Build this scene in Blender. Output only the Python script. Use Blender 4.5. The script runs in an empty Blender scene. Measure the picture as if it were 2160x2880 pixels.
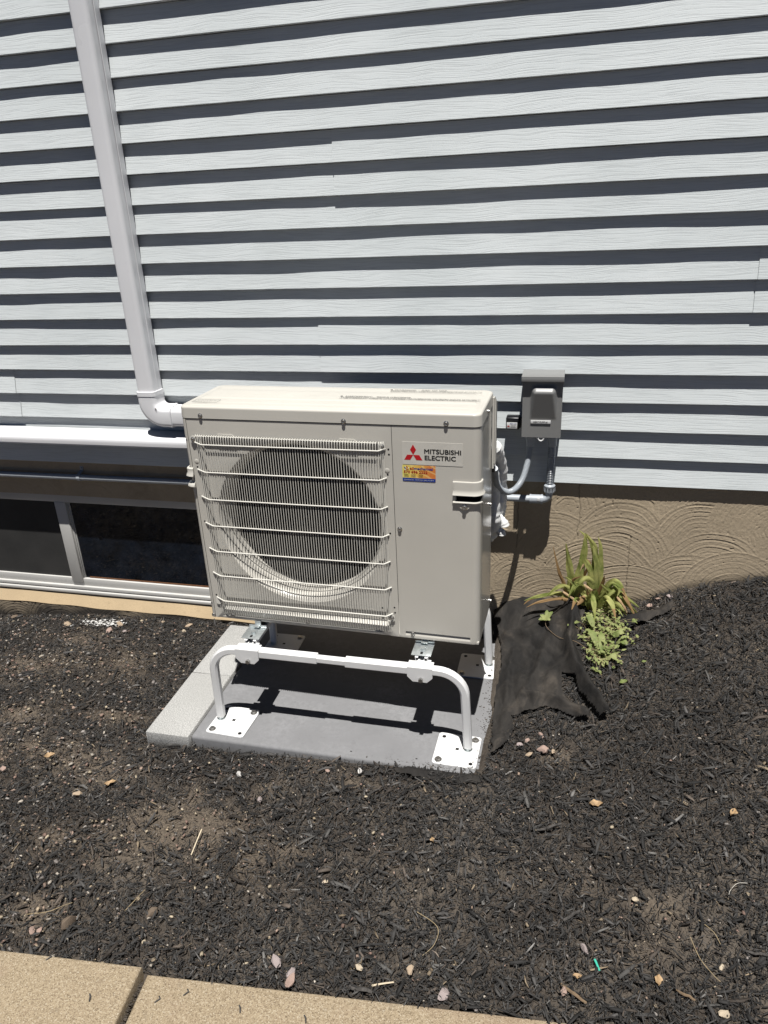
import bpy, bmesh, math, random
import numpy as np
from mathutils import Vector, Matrix
rad = math.radians
random.seed(7); rng = np.random.default_rng(11)
SC = bpy.context.scene
COL = SC.collection

# ------------------------------------------------------------------ camera
cam_d = bpy.data.cameras.new('camera'); cam = bpy.data.objects.new('camera', cam_d); COL.objects.link(cam)
def cam_axes(p, yaw, roll):
    cp, sp, cy, sy = math.cos(p), math.sin(p), math.cos(yaw), math.sin(yaw)
    f = Vector((-sy*cp, cy*cp, -sp)); r = Vector((cy, sy, 0)); u = r.cross(f)
    cr, sr = math.cos(roll), math.sin(roll)
    return cr*r+sr*u, -sr*r+cr*u, f
_r, _u, _f = cam_axes(.4011, .256, -.048)
cam.matrix_world = Matrix(((_r.x, _u.x, -_f.x, 1.1807), (_r.y, _u.y, -_f.y, -2.0298), (_r.z, _u.z, -_f.z, 1.3318), (0, 0, 0, 1)))
cam_d.sensor_fit = 'HORIZONTAL'; cam_d.sensor_width = 36; cam_d.lens = 36*2068.9/2160
cam_d.clip_start = .05; cam_d.clip_end = 500
SC.camera = cam
SC.cycles.diffuse_bounces = 1; SC.cycles.glossy_bounces = 3
# ------------------------------------------------------------------ sky, sun, exposure
SUN_TO = Vector((.07, -.285, 1)).normalized()
w = bpy.data.worlds.new('World'); SC.world = w; w.use_nodes = True
nt = w.node_tree; bg = nt.nodes['Background']
sky = nt.nodes.new('ShaderNodeTexSky'); sky.sky_type = 'NISHITA'; sky.sun_disc = False
sky.altitude = 2500; sky.air_density = .22; sky.dust_density = .25; sky.ozone_density = .6
sky.sun_elevation = math.asin(SUN_TO.z); sky.sun_rotation = math.atan2(SUN_TO.x, SUN_TO.y)
nt.links.new(sky.outputs[0], bg.inputs[0]); bg.inputs[1].default_value = .05
sun_d = bpy.data.lights.new('sun', 'SUN'); sun_d.energy = 5; sun_d.angle = rad(.5); sun_d.color = (1, .975, .94)
sun = bpy.data.objects.new('sun', sun_d); COL.objects.link(sun)
sun.rotation_euler = SUN_TO.to_track_quat('Z', 'Y').to_euler(); sun.location = (2, -3, 6)
SC.view_settings.view_transform = 'Standard'; SC.view_settings.look = 'None'
SC.view_settings.exposure = .33; SC.view_settings.gamma = 1; SC.view_settings.use_curve_mapping = False

# ------------------------------------------------------------------ helpers: materials
class NT:
    def __init__(s, name):
        s.m = bpy.data.materials.new(name); s.m.use_nodes = True
        s.t = s.m.node_tree; s.b = s.t.nodes['Principled BSDF']
    def n(s, typ, **kw):
        nd = s.t.nodes.new(typ)
        for k, v in kw.items():
            if k.startswith('i_'):
                key = k[2:]; nd.inputs[int(key) if key.isdigit() else key.replace('_', ' ')].default_value = v
            else: setattr(nd, k, v)
        return nd
    def l(s, a, b): s.t.links.new(a, b)
    def coord(s, scale=(1, 1, 1), loc=(0, 0, 0)):
        tc = s.n('ShaderNodeTexCoord'); mp = s.n('ShaderNodeMapping')
        mp.inputs['Scale'].default_value = scale; mp.inputs['Location'].default_value = loc
        s.l(tc.outputs['Object'], mp.inputs['Vector']); return mp.outputs[0]
    def noise(s, vec, scale, detail=3, rough=.55, dist=0):
        nd = s.n('ShaderNodeTexNoise'); nd.inputs['Scale'].default_value = scale; nd.inputs['Detail'].default_value = detail
        nd.inputs['Roughness'].default_value = rough; nd.inputs['Distortion'].default_value = dist
        if vec is not None: s.l(vec, nd.inputs['Vector'])
        return nd.outputs['Fac']
    def ramp(s, fac, stops):
        nd = s.n('ShaderNodeValToRGB'); cr = nd.color_ramp
        while len(cr.elements) < len(stops): cr.elements.new(.5)
        for e, (p, c) in zip(cr.elements, stops):
            e.position = p; e.color = tuple(c)+(1,) if len(c) == 3 else c
        s.l(fac, nd.inputs[0]); return nd.outputs[0]
    def mix(s, fac, a, b, mode='MIX'):
        nd = s.n('ShaderNodeMix', data_type='RGBA', blend_type=mode)
        for inp, v in ((nd.inputs[0], fac), (nd.inputs[6], a), (nd.inputs[7], b)):
            if hasattr(v, 'links'): s.l(v, inp)
            elif isinstance(v, (tuple, list)): inp.default_value = tuple(v)+(1,) if len(v) == 3 else v
            else: inp.default_value = v
        return nd.outputs[2]
    def bump(s, h, strength=.5, dist=.001, prev=None):
        nd = s.n('ShaderNodeBump'); nd.inputs['Strength'].default_value = strength; nd.inputs['Distance'].default_value = dist
        s.l(h, nd.inputs['Height'])
        if prev is not None: s.l(prev, nd.inputs['Normal'])
        s.l(nd.outputs[0], s.b.inputs['Normal']); return nd.outputs[0]
    def base(s, c):
        if hasattr(c, 'links'): s.l(c, s.b.inputs['Base Color'])
        else: s.b.inputs['Base Color'].default_value = tuple(c)+(1,)
    def set(s, **kw):
        for k, v in kw.items(): s.b.inputs[k.replace('_', ' ')].default_value = v

def flat(name, c, rough=.5, metal=0, var=.06, nscale=25, spec=.5, bump=0, bdist=.0006, bscale=120):
    N = NT(name); v = N.coord(); f = N.noise(v, nscale, 4)
    lo = tuple(max(0, x*(1-var)) for x in c); hi = tuple(min(1, x*(1+var)) for x in c)
    N.base(N.ramp(f, [(.3, lo), (.7, hi)])); N.set(Roughness=rough, Metallic=metal); N.b.inputs['Specular IOR Level'].default_value = spec
    if bump: N.bump(N.noise(v, bscale, 5), bump, bdist)
    return N.m

def m_paint(name, c, rough, dirt=.08, coat=0.):
    N = NT(name); v = N.coord()
    big = N.noise(v, 3.5, 4); fine = N.noise(v, 60, 5)
    col = N.ramp(big, [(.3, tuple(x*(1-dirt) for x in c)), (.65, c)])
    col = N.mix(N.ramp(fine, [(.68, (0, 0, 0)), (.8, (.25, .25, .25))]), col, tuple(x*.8 for x in c))
    N.base(col); N.set(Roughness=rough); N.b.inputs['Coat Weight'].default_value = coat; N.b.inputs['Coat Roughness'].default_value = .12
    N.l(N.ramp(big, [(.3, (rough*.85,)*3), (.7, (min(1, rough*1.2),)*3)]), N.b.inputs['Roughness'])
    N.bump(N.noise(v, 900, 2), .05, .0002)
    return N.m

def m_siding():
    N = NT('embossed_vinyl'); 
    tc = N.n('ShaderNodeTexCoord'); oi = N.n('ShaderNodeObjectInfo')
    sh = N.n('ShaderNodeVectorMath', operation='SCALE'); sh.inputs[0].default_value = (7, 0, 3); N.l(oi.outputs['Random'], sh.inputs['Scale'])
    ad = N.n('ShaderNodeVectorMath', operation='ADD'); N.l(tc.outputs['Object'], ad.inputs[0]); N.l(sh.outputs[0], ad.inputs[1])
    # wandering wood grain: warp z by low noise, then stretch along the board
    wz = N.n('ShaderNodeTexNoise'); wz.inputs['Scale'].default_value = 3.2; wz.inputs['Detail'].default_value = 1.5; N.l(ad.outputs[0], wz.inputs['Vector'])
    wm = N.n('ShaderNodeVectorMath', operation='MULTIPLY_ADD'); N.l(wz.outputs['Color'], wm.inputs[0]); wm.inputs[1].default_value = (0, 0, .055); N.l(ad.outputs[0], wm.inputs[2])
    mp = N.n('ShaderNodeMapping'); mp.inputs['Scale'].default_value = (8, .4, 330); N.l(wm.outputs[0], mp.inputs['Vector'])
    g = N.noise(mp.outputs[0], 1, 3.5, .6)
    mp2 = N.n('ShaderNodeMapping'); mp2.inputs['Scale'].default_value = (12, .4, 560); N.l(wm.outputs[0], mp2.inputs['Vector'])
    g2 = N.noise(mp2.outputs[0], 1, 2, .5)
    lines = N.ramp(g, [(.38, (0, 0, 0)), (.52, (1, 1, 1))])
    soil = N.noise(tc.outputs['Object'], 2.2, 5)
    c = N.ramp(soil, [(.3, (.625, .665, .668)), (.7, (.72, .755, .757))])
    c = N.mix(.11, c, lines, 'MULTIPLY')
    N.base(c); N.set(Roughness=.55); N.b.inputs['Specular IOR Level'].default_value = .3
    add = N.n('ShaderNodeMath', operation='MULTIPLY_ADD'); N.l(g2, add.inputs[0]); add.inputs[1].default_value = .45; N.l(lines, add.inputs[2])
    N.bump(add.outputs[0], .32, .0008)
    return N.m

def m_concrete(name, c, grain=350, contrast=.22, bump=.5, bd=.0012, blot=.18, attr=None):
    N = NT(name); v = N.coord()
    big = N.noise(v, 5, 5, .6); med = N.noise(v, 38, 4)
    fine = N.noise(v, grain, 3, .7)
    col = N.ramp(big, [(.3, tuple(x*(1-blot) for x in c)), (.7, tuple(min(1, x*(1+blot*.6)) for x in c))])
    col = N.mix(N.ramp(fine, [(.38, (1, 1, 1)), (.62, (0, 0, 0))]), col, tuple(x*(1-contrast*2) for x in c))
    col = N.mix(N.ramp(med, [(.6, (0, 0, 0)), (.75, (.35, .35, .35))]), col, tuple(x*.62 for x in c))
    if attr:
        at = N.n('ShaderNodeAttribute', attribute_name=attr)
        col = N.mix(at.outputs['Fac'], col, (.035, .032, .03))
    N.base(col); N.set(Roughness=.92); N.b.inputs['Specular IOR Level'].default_value = .2
    b = N.bump(fine, bump, bd); N.bump(med, .25, .002, b)
    return N.m

def m_aggregate():
    """broom-worn sidewalk: sand grains of several colours"""
    N = NT('sandy_sidewalk'); v = N.coord()
    vo = N.n('ShaderNodeTexVoronoi', feature='F1'); vo.inputs['Scale'].default_value = 430; N.l(v, vo.inputs['Vector'])
    sp = N.n('ShaderNodeSeparateColor'); N.l(vo.outputs['Color'], sp.inputs[0])
    c = N.ramp(sp.outputs[0], [(0, (.17, .13, .085)), (.18, (.255, .20, .132)), (.5, (.315, .25, .168)), (.86, (.365, .295, .20)), (1, (.45, .39, .295))])
    big = N.noise(v, 4, 5, .65); c = N.mix(N.ramp(big, [(.5, (0, 0, 0)), (.72, (.55, .55, .55))]), c, (.27, .19, .135))
    st = N.noise(v, 17, 5, .7); c = N.mix(N.ramp(st, [(.60, (0, 0, 0)), (.74, (.7, .7, .7))]), c, (.16, .125, .09))
    N.base(c); N.set(Roughness=.95); N.b.inputs['Specular IOR Level'].default_value = .15
    b = N.bump(vo.outputs['Distance'], .7, .0012); N.bump(N.noise(v, 120, 4), .35, .002, b)
    return N.m

def m_attr(name, rough=.75, spec=.35, bscale=700, scale_col=(1, 1, 1)):
    N = NT(name); at = N.n('ShaderNodeAttribute', attribute_name='Col'); v = N.coord()
    f = N.noise(v, 260, 4, .65)
    N.base(N.mix(.55, at.outputs['Color'], N.ramp(f, [(.3, (.45, .45, .45)), (.7, (1.2, 1.2, 1.2))]), 'MULTIPLY'))
    N.set(Roughness=rough); N.b.inputs['Specular IOR Level'].default_value = spec
    N.bump(N.noise(v, bscale, 3), .5, .0008)
    return N.m

def m_soil():
    N = NT('dark_soil'); v = N.coord()
    a = N.noise(v, 2.5, 6, .6); b = N.noise(v, 140, 5, .7); c3 = N.noise(v, 30, 5)
    c = N.ramp(b, [(.3, (.018, .014, .011)), (.55, (.05, .042, .035)), (.75, (.12, .10, .08))])
    c = N.mix(N.ramp(a, [(.4, (0, 0, 0)), (.65, (.75, .75, .75))]), c, (.125, .106, .086))
    at = N.n('ShaderNodeAttribute', attribute_name='dirt'); c = N.mix(N.ramp(at.outputs['Fac'], [(.25, (0, 0, 0)), (.75, (.7, .7, .7))]), c, N.ramp(b, [(.35, (.07, .056, .044)), (.7, (.20, .162, .12))]))
    N.base(c); N.set(Roughness=.98); N.b.inputs['Specular IOR Level'].default_value = .15
    x = N.bump(c3, .8, .012); N.bump(b, .8, .004, x)
    return N.m

def m_leaf(name, c, c2, dry=(.42, .27, .13)):
    N = NT(name); v = N.coord(); f = N.noise(v, 22, 4); at = N.n('ShaderNodeAttribute', attribute_name='tip')
    col = N.ramp(f, [(.35, c), (.65, c2)])
    ad = N.n('ShaderNodeMath', operation='MULTIPLY_ADD'); N.l(f, ad.inputs[0]); ad.inputs[1].default_value = .5; N.l(at.outputs['Fac'], ad.inputs[2])
    col = N.mix(N.ramp(ad.outputs[0], [(.98, (0, 0, 0)), (1.12, (1, 1, 1))]), col, dry)
    N.base(col); N.set(Roughness=.6); N.b.inputs['Specular IOR Level'].default_value = .2
    tr = N.n('ShaderNodeBsdfTranslucent'); N.l(col, tr.inputs['Color'])
    mx = N.n('ShaderNodeMixShader'); mx.inputs[0].default_value = .38
    out = [n for n in N.t.nodes if n.type == 'OUTPUT_MATERIAL'][0]
    N.l(N.b.outputs[0], mx.inputs[1]); N.l(tr.outputs[0], mx.inputs[2]); N.l(mx.outputs[0], out.inputs['Surface'])
    mp = N.coord((300, 300, 5)); N.bump(N.noise(mp, 1, 2), .25, .0008)
    return N.m

def m_sticker():
    N = NT('sticker_print'); tc = N.n('ShaderNodeTexCoord'); sp = N.n('ShaderNodeSeparateXYZ'); N.l(tc.outputs['Object'], sp.inputs[0])
    mr = N.n('ShaderNodeMapRange'); mr.inputs[1].default_value = .717; mr.inputs[2].default_value = .817; N.l(sp.outputs[0], mr.inputs[0])
    wv = N.n('ShaderNodeTexWave', wave_type='BANDS', bands_direction='DIAGONAL'); wv.inputs['Scale'].default_value = 16; wv.inputs['Distortion'].default_value = 5; wv.inputs['Detail'].default_value = 0
    mpp = N.coord((1, 0, 1.4)); N.l(mpp, wv.inputs['Vector'])
    c = N.ramp(mr.outputs[0], [(0, (.75, .68, .16)), (.45, (.82, .50, .10)), (.85, (.70, .22, .05))])
    c = N.mix(N.ramp(wv.outputs['Fac'], [(.78, (0, 0, 0)), (.92, (.45, .45, .45))]), c, (.9, .72, .3))
    N.base(c); N.set(Roughness=.35); return N.m

def m_fabric():
    N = NT('black_weed_fabric'); v = N.coord(); a = N.noise(N.coord((9, 5, 9)), 1, 6, .65, .6); b = N.noise(v, 60, 5, .7)
    c = N.ramp(a, [(.40, (.014, .0132, .0125)), (.56, (.030, .027, .024)), (.74, (.085, .072, .059))])
    N.base(N.mix(N.ramp(b, [(.62, (0, 0, 0)), (.76, (.5, .5, .5))]), c, (.07, .06, .05)))
    N.set(Roughness=.85); N.b.inputs['Specular IOR Level'].default_value = .25
    x = N.bump(N.noise(v, 38, 5, .6), .6, .005); N.bump(N.noise(v, 900, 2), .5, .0008, x); return N.m
M = dict(
    beige=m_paint('beige_enamel', (.59, .565, .505), .34, .07, .2),
    side=m_paint('beige_enamel_gloss', (.59, .565, .505), .15, .04, .3),
    guard=m_paint('cream_wire_coating', (.70, .68, .615), .38, .05),
    dark=flat('interior_shade', (.012, .011, .011), .7),
    fan=flat('grey_fan_plastic', (.022, .022, .023), .6, 0, .1, 25, .2),
    coil_shade=flat("coil_shade_black", (.018, .018, .019), .8, 0, .1, 25, .1),
    screw=flat('dull_screw_steel', (.42, .41, .39), .32, .9),
    zinc=flat('zinc_plate', (.58, .62, .62), .36, .75, .18, 40),
    white_steel=m_paint('white_powder_coat', (.80, .80, .79), .32, .12),
    pvc=m_paint('white_pvc', (.86, .86, .87), .32, .06),
    grey_pvc=m_paint('grey_pvc', (.40, .43, .46), .38, .08),
    flex=m_paint('grey_flexible_conduit', (.36, .39, .42), .28, .08),
    box=m_paint('grey_box_paint', (.235, .235, .23), .38, .06),
    black=flat('black_plastic', (.012, .012, .014), .3),
    hole=flat('hole_shade', (.006, .006, .006), .9),  # flat black pieces whose colour stands for the shade inside openings
    label=flat('white_label', (.74, .74, .73), .45),
    plate=flat('badge_film', (.62, .595, .535), .3),
    red=flat('badge_red', (.50, .012, .018), .35),
    ink=flat('black_ink', (.012, .011, .011), .5),
    inkgrey=flat('soft_black_ink', (.05, .047, .042), .6),
    blue=flat('sticker_blue', (.018, .05, .27), .4),
    stred=flat('sticker_red', (.42, .015, .015), .4),
    sticker=m_sticker(),
    siding=m_siding(),
    house_core=flat('wall_sheathing', (.10, .10, .10), .9),
    concrete=m_concrete('swirled_foundation', (.51, .415, .292), 420, .12, .45, .0008, .16, 'stain'),
    sill=m_concrete('tan_sill_mortar', (.47, .36, .225), 380, .10, .4, .0008, .15),
    paver=m_concrete('coarse_grey_paver', (.56, .555, .53), 300, .30, .9, .0022, .06),
    pad=m_concrete('smooth_pad', (.228, .228, .232), 60, .06, .10, .0006, .20),
    walk=m_aggregate(), soil=m_soil(),
    chip=m_attr('shredded_bark'), pebble=m_attr('pebble_stone', .85, .25),
    fabric=m_fabric(),
    insul=flat('white_wrapped_insulation', (.80, .80, .78), .6, 0, .05, 30, .4, .7, .003, 90),
    frame=m_paint('vinyl_window_frame', (.56, .55, .52), .4, .08),
    iris=m_leaf('iris_leaf', (.22, .27, .07), (.50, .50, .18)),
    weed=m_leaf('weed_leaf', (.19, .25, .075), (.44, .46, .20)),
    bounce_dark=flat('bounce_dark', (.03, .03, .032), .9, 0, .3, 90, .3, .6, .004, 90),  # near black for the added ground, so it returns little bounce light
    dry=flat('dried_leaf_tan', (.38, .255, .135), .7, 0, .35, 70),
    wood=flat('pale_wood', (.66, .56, .40), .6, 0, .15, 60),
    twig=flat('brown_twig', (.16, .11, .065), .8, 0, .3, 60),
    straw=flat('straw_stalk', (.34, .265, .155), .7, 0, .2, 60),
    bleached=flat('bleached_stalk', (.50, .47, .41), .7, 0, .2, 60),
    teal=flat('teal_plastic', (.05, .42, .30), .4),
    mortar=flat('white_mortar_crumbs', (.62, .61, .58), .9, 0, .2, 60, .2, .5, .002, 150),
    brownwood=flat('inner_wood_sill', (.16, .07, .03), .6),
)
def m_glass():
    N = NT('dark_window_glass'); v = N.coord(); d = N.noise(v, 9, 6, .65); st = N.noise(N.coord((6, 1, 60)), 2, 4, .7)
    c = N.ramp(d, [(.35, (.003, .004, .006)), (.75, (.016, .021, .032))])
    N.base(N.mix(N.ramp(st, [(.6, (0, 0, 0)), (.8, (.2, .2, .2))]), c, (.05, .055, .065)))
    N.set(Roughness=.03); N.l(N.ramp(d, [(.3, (.02,)*3), (.8, (.08,)*3)]), N.b.inputs['Roughness']); N.set(IOR=1.5); return N.m
M['glass'] = m_glass()
def m_screen():
    N = NT('window_screen_mesh'); v = N.coord(); f = N.noise(v, 6, 5); f2 = N.noise(N.coord((14, 1, 140)), 2, 3)
    c = N.ramp(f, [(.3, (.036, .036, .035)), (.7, (.052, .051, .049))])
    N.base(N.mix(N.ramp(f2, [(.6, (0, 0, 0)), (.8, (.2, .2, .2))]), c, (.09, .088, .085))); N.set(Roughness=.55); N.b.inputs['Specular IOR Level'].default_value = .25; return N.m
M['screen'] = m_screen()

# ------------------------------------------------------------------ helpers: objects
def tag(o, label=None, cat=None, group=None, kind=None):
    for k, v in (('label', label), ('category', cat), ('group', group), ('kind', kind)):
        if v: o[k] = v
    return o
def empty(name, loc, label, cat, group=None, rz=0):
    o = bpy.data.objects.new(name, None); o.empty_display_size = .05; COL.objects.link(o)
    o.location = loc; o.rotation_euler = (0, 0, rz); return tag(o, label, cat, group)
def link_mesh(name, me, mat, parent=None):
    o = bpy.data.objects.new(name, me); COL.objects.link(o)
    if mat is not None and not me.materials: me.materials.append(M[mat] if isinstance(mat, str) else mat)
    if parent is not None: o.parent = parent
    return o
def obj(name, bm, mat, parent=None, smooth=35, recalc=True):
    if recalc: bmesh.ops.recalc_face_normals(bm, faces=bm.faces)
    me = bpy.data.meshes.new(name); bm.to_mesh(me); bm.free()
    if smooth: me.shade_smooth(); me.set_sharp_from_angle(angle=rad(smooth))
    return link_mesh(name, me, mat, parent)
def copy_obj(o, parent, loc=None, rot=None, name=None):
    c = o.copy(); COL.objects.link(c); c.parent = parent
    if loc is not None: c.location = loc
    if rot is not None: c.rotation_euler = rot
    return c
def arr_mesh(name, verts, quads, col=None, tri=False):
    """mesh from numpy arrays; quads is (n,4) or (n,3)"""
    me = bpy.data.meshes.new(name); k = quads.shape[1]
    me.vertices.add(len(verts)); me.vertices.foreach_set('co', verts.astype(np.float32).ravel())
    me.loops.add(quads.size); me.loops.foreach_set('vertex_index', quads.astype(np.int32).ravel())
    me.polygons.add(len(quads)); me.polygons.foreach_set('loop_start', np.arange(0, quads.size, k, dtype=np.int32))
    me.update(calc_edges=True)
    if col is not None:
        a = me.attributes.new('Col', 'FLOAT_COLOR', 'POINT'); a.data.foreach_set('color', np.c_[col, np.ones(len(col))].astype(np.float32).ravel())
    return me
def box(bm, x0, x1, y0, y1, z0, z1, bev=0, seg=2, M4=None):
    m = Matrix.Translation(((x0+x1)/2, (y0+y1)/2, (z0+z1)/2)) @ Matrix.Diagonal((abs(x1-x0), abs(y1-y0), abs(z1-z0), 1))
    if M4 is not None: m = M4 @ m
    g = bmesh.ops.create_cube(bm, size=1, matrix=m)['verts']
    if bev:
        es = list({e for v in g for e in v.link_edges})
        bmesh.ops.bevel(bm, geom=es, offset=bev, segments=seg, affect='EDGES', profile=.5)
def cyl(bm, p0, p1, r0, r1=None, n=16, caps=True):
    p0, p1 = Vector(p0), Vector(p1); d = p1-p0; r1 = r0 if r1 is None else r1
    q = d.to_track_quat('Z', 'Y').to_matrix().to_4x4()
    bmesh.ops.create_cone(bm, cap_ends=caps, segments=n, radius1=r0, radius2=r1, depth=d.length, matrix=Matrix.Translation((p0+p1)/2) @ q)
def prism(bm, pts, f, t0, t1):
    """extrude polygon pts between f(p,t0) and f(p,t1)"""
    a = [bm.verts.new(f(p, t0)) for p in pts]; b = [bm.verts.new(f(p, t1)) for p in pts]; n = len(pts)
    bm.faces.new(a); bm.faces.new(b[::-1])
    for i in range(n): bm.faces.new((a[i], a[(i+1) % n], b[(i+1) % n], b[i]))
def rrect(x0, x1, y0, y1, r, n=4):
    o = []
    for cx, cy, a in ((x1-r, y1-r, 0), (x0+r, y1-r, 90), (x0+r, y0+r, 180), (x1-r, y0+r, 270)):
        for i in range(n+1):
            t = rad(a+90*i/n); o.append((cx+r*math.cos(t), cy+r*math.sin(t)))
    return o
def smooth_path(pts, n=6):
    """Catmull-Rom"""
    P = [Vector(p) for p in pts]; out = []
    for i in range(len(P)-1):
        a, b, c, d = P[max(i-1, 0)], P[i], P[i+1], P[min(i+2, len(P)-1)]
        for k in range(n):
            t = k/n; out.append(.5*((2*b)+(c-a)*t+(2*a-5*b+4*c-d)*t*t+(3*b-a-3*c+d)*t**3))
    return out+[P[-1]]
def sweep(bm, prof, path, up=(0, 0, 1), closed=True, caps=True, scale=None):
    """sweep 2-D profile (side, up) along path by parallel transport"""
    P = [Vector(p) for p in path]; T = []
    for i in range(len(P)):
        t = (P[min(i+1, len(P)-1)]-P[max(i-1, 0)]).normalized(); T.append(t)
    u = Vector(up); u = (u-T[0]*u.dot(T[0])).normalized(); rings = []
    for i, p in enumerate(P):
        u = (u-T[i]*u.dot(T[i])).normalized(); s = T[i].cross(u)
        k = 1 if scale is None else scale(i/(len(P)-1), i)
        # widen at mitred corners
        rings.append([bm.verts.new(p+s*(a*k)+u*(b*k)) for a, b in prof])
    n = len(prof)
    for i in range(len(rings)-1):
        for j in range(n if closed else n-1):
            bm.faces.new((rings[i][j], rings[i][(j+1) % n], rings[i+1][(j+1) % n], rings[i+1][j]))
    if caps and closed: bm.faces.new(rings[0]); bm.faces.new(rings[-1][::-1])
def circ(r, n=12): return [(r*math.cos(2*math.pi*i/n), r*math.sin(2*math.pi*i/n)) for i in range(n)]
def tube(bm, path, r, n=12, up=(0, 0, 1), scale=None, caps=True): sweep(bm, circ(r, n), path, up, True, caps, scale)
def arc(c, r, a0, a1, n, f): return [f(c[0]+r*math.cos(rad(a0+(a1-a0)*i/n)), c[1]+r*math.sin(rad(a0+(a1-a0)*i/n))) for i in range(n+1)]
def lathe(bm, prof, f, n=32, close=False):
    """prof (r, h) revolved; f(x, y, h) places"""
    R = []
    for r, h in prof: R.append([bm.verts.new(f(r*math.cos(2*math.pi*i/n), r*math.sin(2*math.pi*i/n), h)) for i in range(n)])
    for a, b in zip(R, R[1:]):
        for i in range(n): bm.faces.new((a[i], a[(i+1) % n], b[(i+1) % n], b[i]))
    if close: bm.faces.new(R[-1])
def text(name, s, mat, parent, loc, rot, height, width=None, bold=0, ext=.00025, align='LEFT', label=None):
    """lettering as thin mesh; height is the cap height, width the fitted width"""
    cu = bpy.data.curves.new('tmp', 'FONT'); cu.body = s; cu.size = 1; cu.offset = 0; cu.extrude = 0; cu.align_x = align; cu.resolution_u = 3
    o = bpy.data.objects.new('tmp', cu); COL.objects.link(o)
    dg = bpy.context.evaluated_depsgraph_get(); dg.update()
    me = bpy.data.meshes.new_from_object(o.evaluated_get(dg)); bpy.data.objects.remove(o); bpy.data.curves.remove(cu)
    co = np.empty(len(me.vertices)*3, np.float32); me.vertices.foreach_get('co', co); co = co.reshape(-1, 3)
    ky = height/.72; kx = ky
    if width: kx = width/max(1e-6, co[:, 0].max()-co[:, 0].min())
    if align == 'LEFT': co[:, 0] -= co[:, 0].min()
    co *= (kx, ky, 1); me.vertices.foreach_set('co', co.ravel()); me.materials.clear()
    if bold:
        b2 = bmesh.new(); d = bold*ky
        for i, (dx, dy) in enumerate(((0, 0), (1, 0), (-1, 0), (0, 1), (0, -1), (.7, .7), (-.7, -.7), (.7, -.7), (-.7, .7))):
            k = len(b2.verts); b2.from_mesh(me); b2.verts.ensure_lookup_table()
            for v in b2.verts[k:]: v.co += Vector((dx*d, dy*d, i*.000012))
        b2.to_mesh(me); b2.free()
    o = link_mesh(name, me, mat, parent); o.location = loc; o.rotation_euler = rot
    return o
FRONT = (rad(90), 0, 0)

# ------------------------------------------------------------------ terrain height
CP = np.array([(-2.6,.6,-.53),(-1.5,.6,-.505),(-1.14,.6,-.465),(-.77,.6,-.44),(-.36,.6,-.428),(0,.6,-.42),(.5,.6,-.42),(.8,.6,-.40),
(-.25,.1,-.42),(-.3,-.2,-.425),(-.8,0,-.44),(-1.5,0,-.46),(-1.,-.6,-.44),(0,-.22,-.405),(.4,-.22,-.385),(.8,-.22,-.362),(1.0,-.21,-.358),
(1.02,.0,-.352),(1.02,.25,-.34),(1.03,.45,-.29),(.95,.56,-.26),(1.0,.6,-.2),(1.25,.6,-.16),(1.49,.6,-.15),(1.56,.6,-.115),(1.68,.6,-.062),(1.93,.6,-.007),(2.4,.6,.0),(3.,.6,0),
(1.3,.25,-.23),(1.6,.25,-.19),(2.0,.2,-.13),(2.6,.2,-.1),(1.25,-.05,-.32),(1.6,-.15,-.29),(2.,-.2,-.25),(2.6,-.2,-.22),
(1.0,-.5,-.385),(1.6,-.55,-.37),(2.2,-.6,-.35),(.3,-.5,-.41),(.3,-.9,-.425),(1.2,-.9,-.42),(2,-1.,-.41),(-.3,-.7,-.43),(-1,-1.2,-.43),(.3,-1.3,-.43),(1.5,-1.4,-.43),(2.6,-1.3,-.42),(-2.6,0,-.48),(-2.6,-1.2,-.46)])
def _phi(r): return np.sqrt(r*r+.05**2)
_n = len(CP); _A = np.zeros((_n+3, _n+3))
_A[:_n, :_n] = _phi(np.hypot(CP[:, None, 0]-CP[None, :, 0], CP[:, None, 1]-CP[None, :, 1]))-np.eye(_n)*.02
_A[:_n, _n] = 1; _A[:_n, _n+1] = CP[:, 0]; _A[:_n, _n+2] = CP[:, 1]; _A[_n:, :_n] = _A[:_n, _n:].T
_w = np.linalg.solve(_A, np.concatenate([CP[:, 2], np.zeros(3)]))
def gz(x, y):
    x = np.clip(np.asarray(x, float), -2.6, 3.0); y = np.clip(np.asarray(y, float), -1.4, .62)
    s = _w[_n]+_w[_n+1]*x+_w[_n+2]*y
    for i in range(_n): s = s+_w[i]*_phi(np.hypot(x-CP[i, 0], y-CP[i, 1]))
    return s
def vnoise(x, y, seed=0):
    """cheap smooth value noise 0..1"""
    xi = np.floor(x).astype(int); yi = np.floor(y).astype(int); fx = x-xi; fy = y-yi
    fx = fx*fx*(3-2*fx); fy = fy*fy*(3-2*fy)
    def h(a, b):
        v = (a*374761393+b*668265263+seed*974711) & 0xffffffff; v = ((v ^ (v >> 13))*1274126177) & 0xffffffff
        return ((v ^ (v >> 16)) & 0xffff)/65535.
    return (h(xi, yi)*(1-fx)+h(xi+1, yi)*fx)*(1-fy)+(h(xi, yi+1)*(1-fx)+h(xi+1, yi+1)*fx)*fy
def inpoly(x, y, poly):
    c = np.zeros(x.shape, bool); n = len(poly)
    for i in range(n):
        (x0, y0), (x1, y1) = poly[i], poly[(i+1) % n]
        hit = ((y0 > y) != (y1 > y)); t = (x1-x0)*(y-y0)/((y1-y0) if y1 != y0 else 1e-9)+x0
        c ^= hit & (x < t)
    return c
PAD = (-.034, .988, -.206, .585); PAVE = (-.206, -.038, -.214, .50)
def edge_y(x): return -.978+.0905*(x-.245)          # house-side edge of the sidewalk
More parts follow.
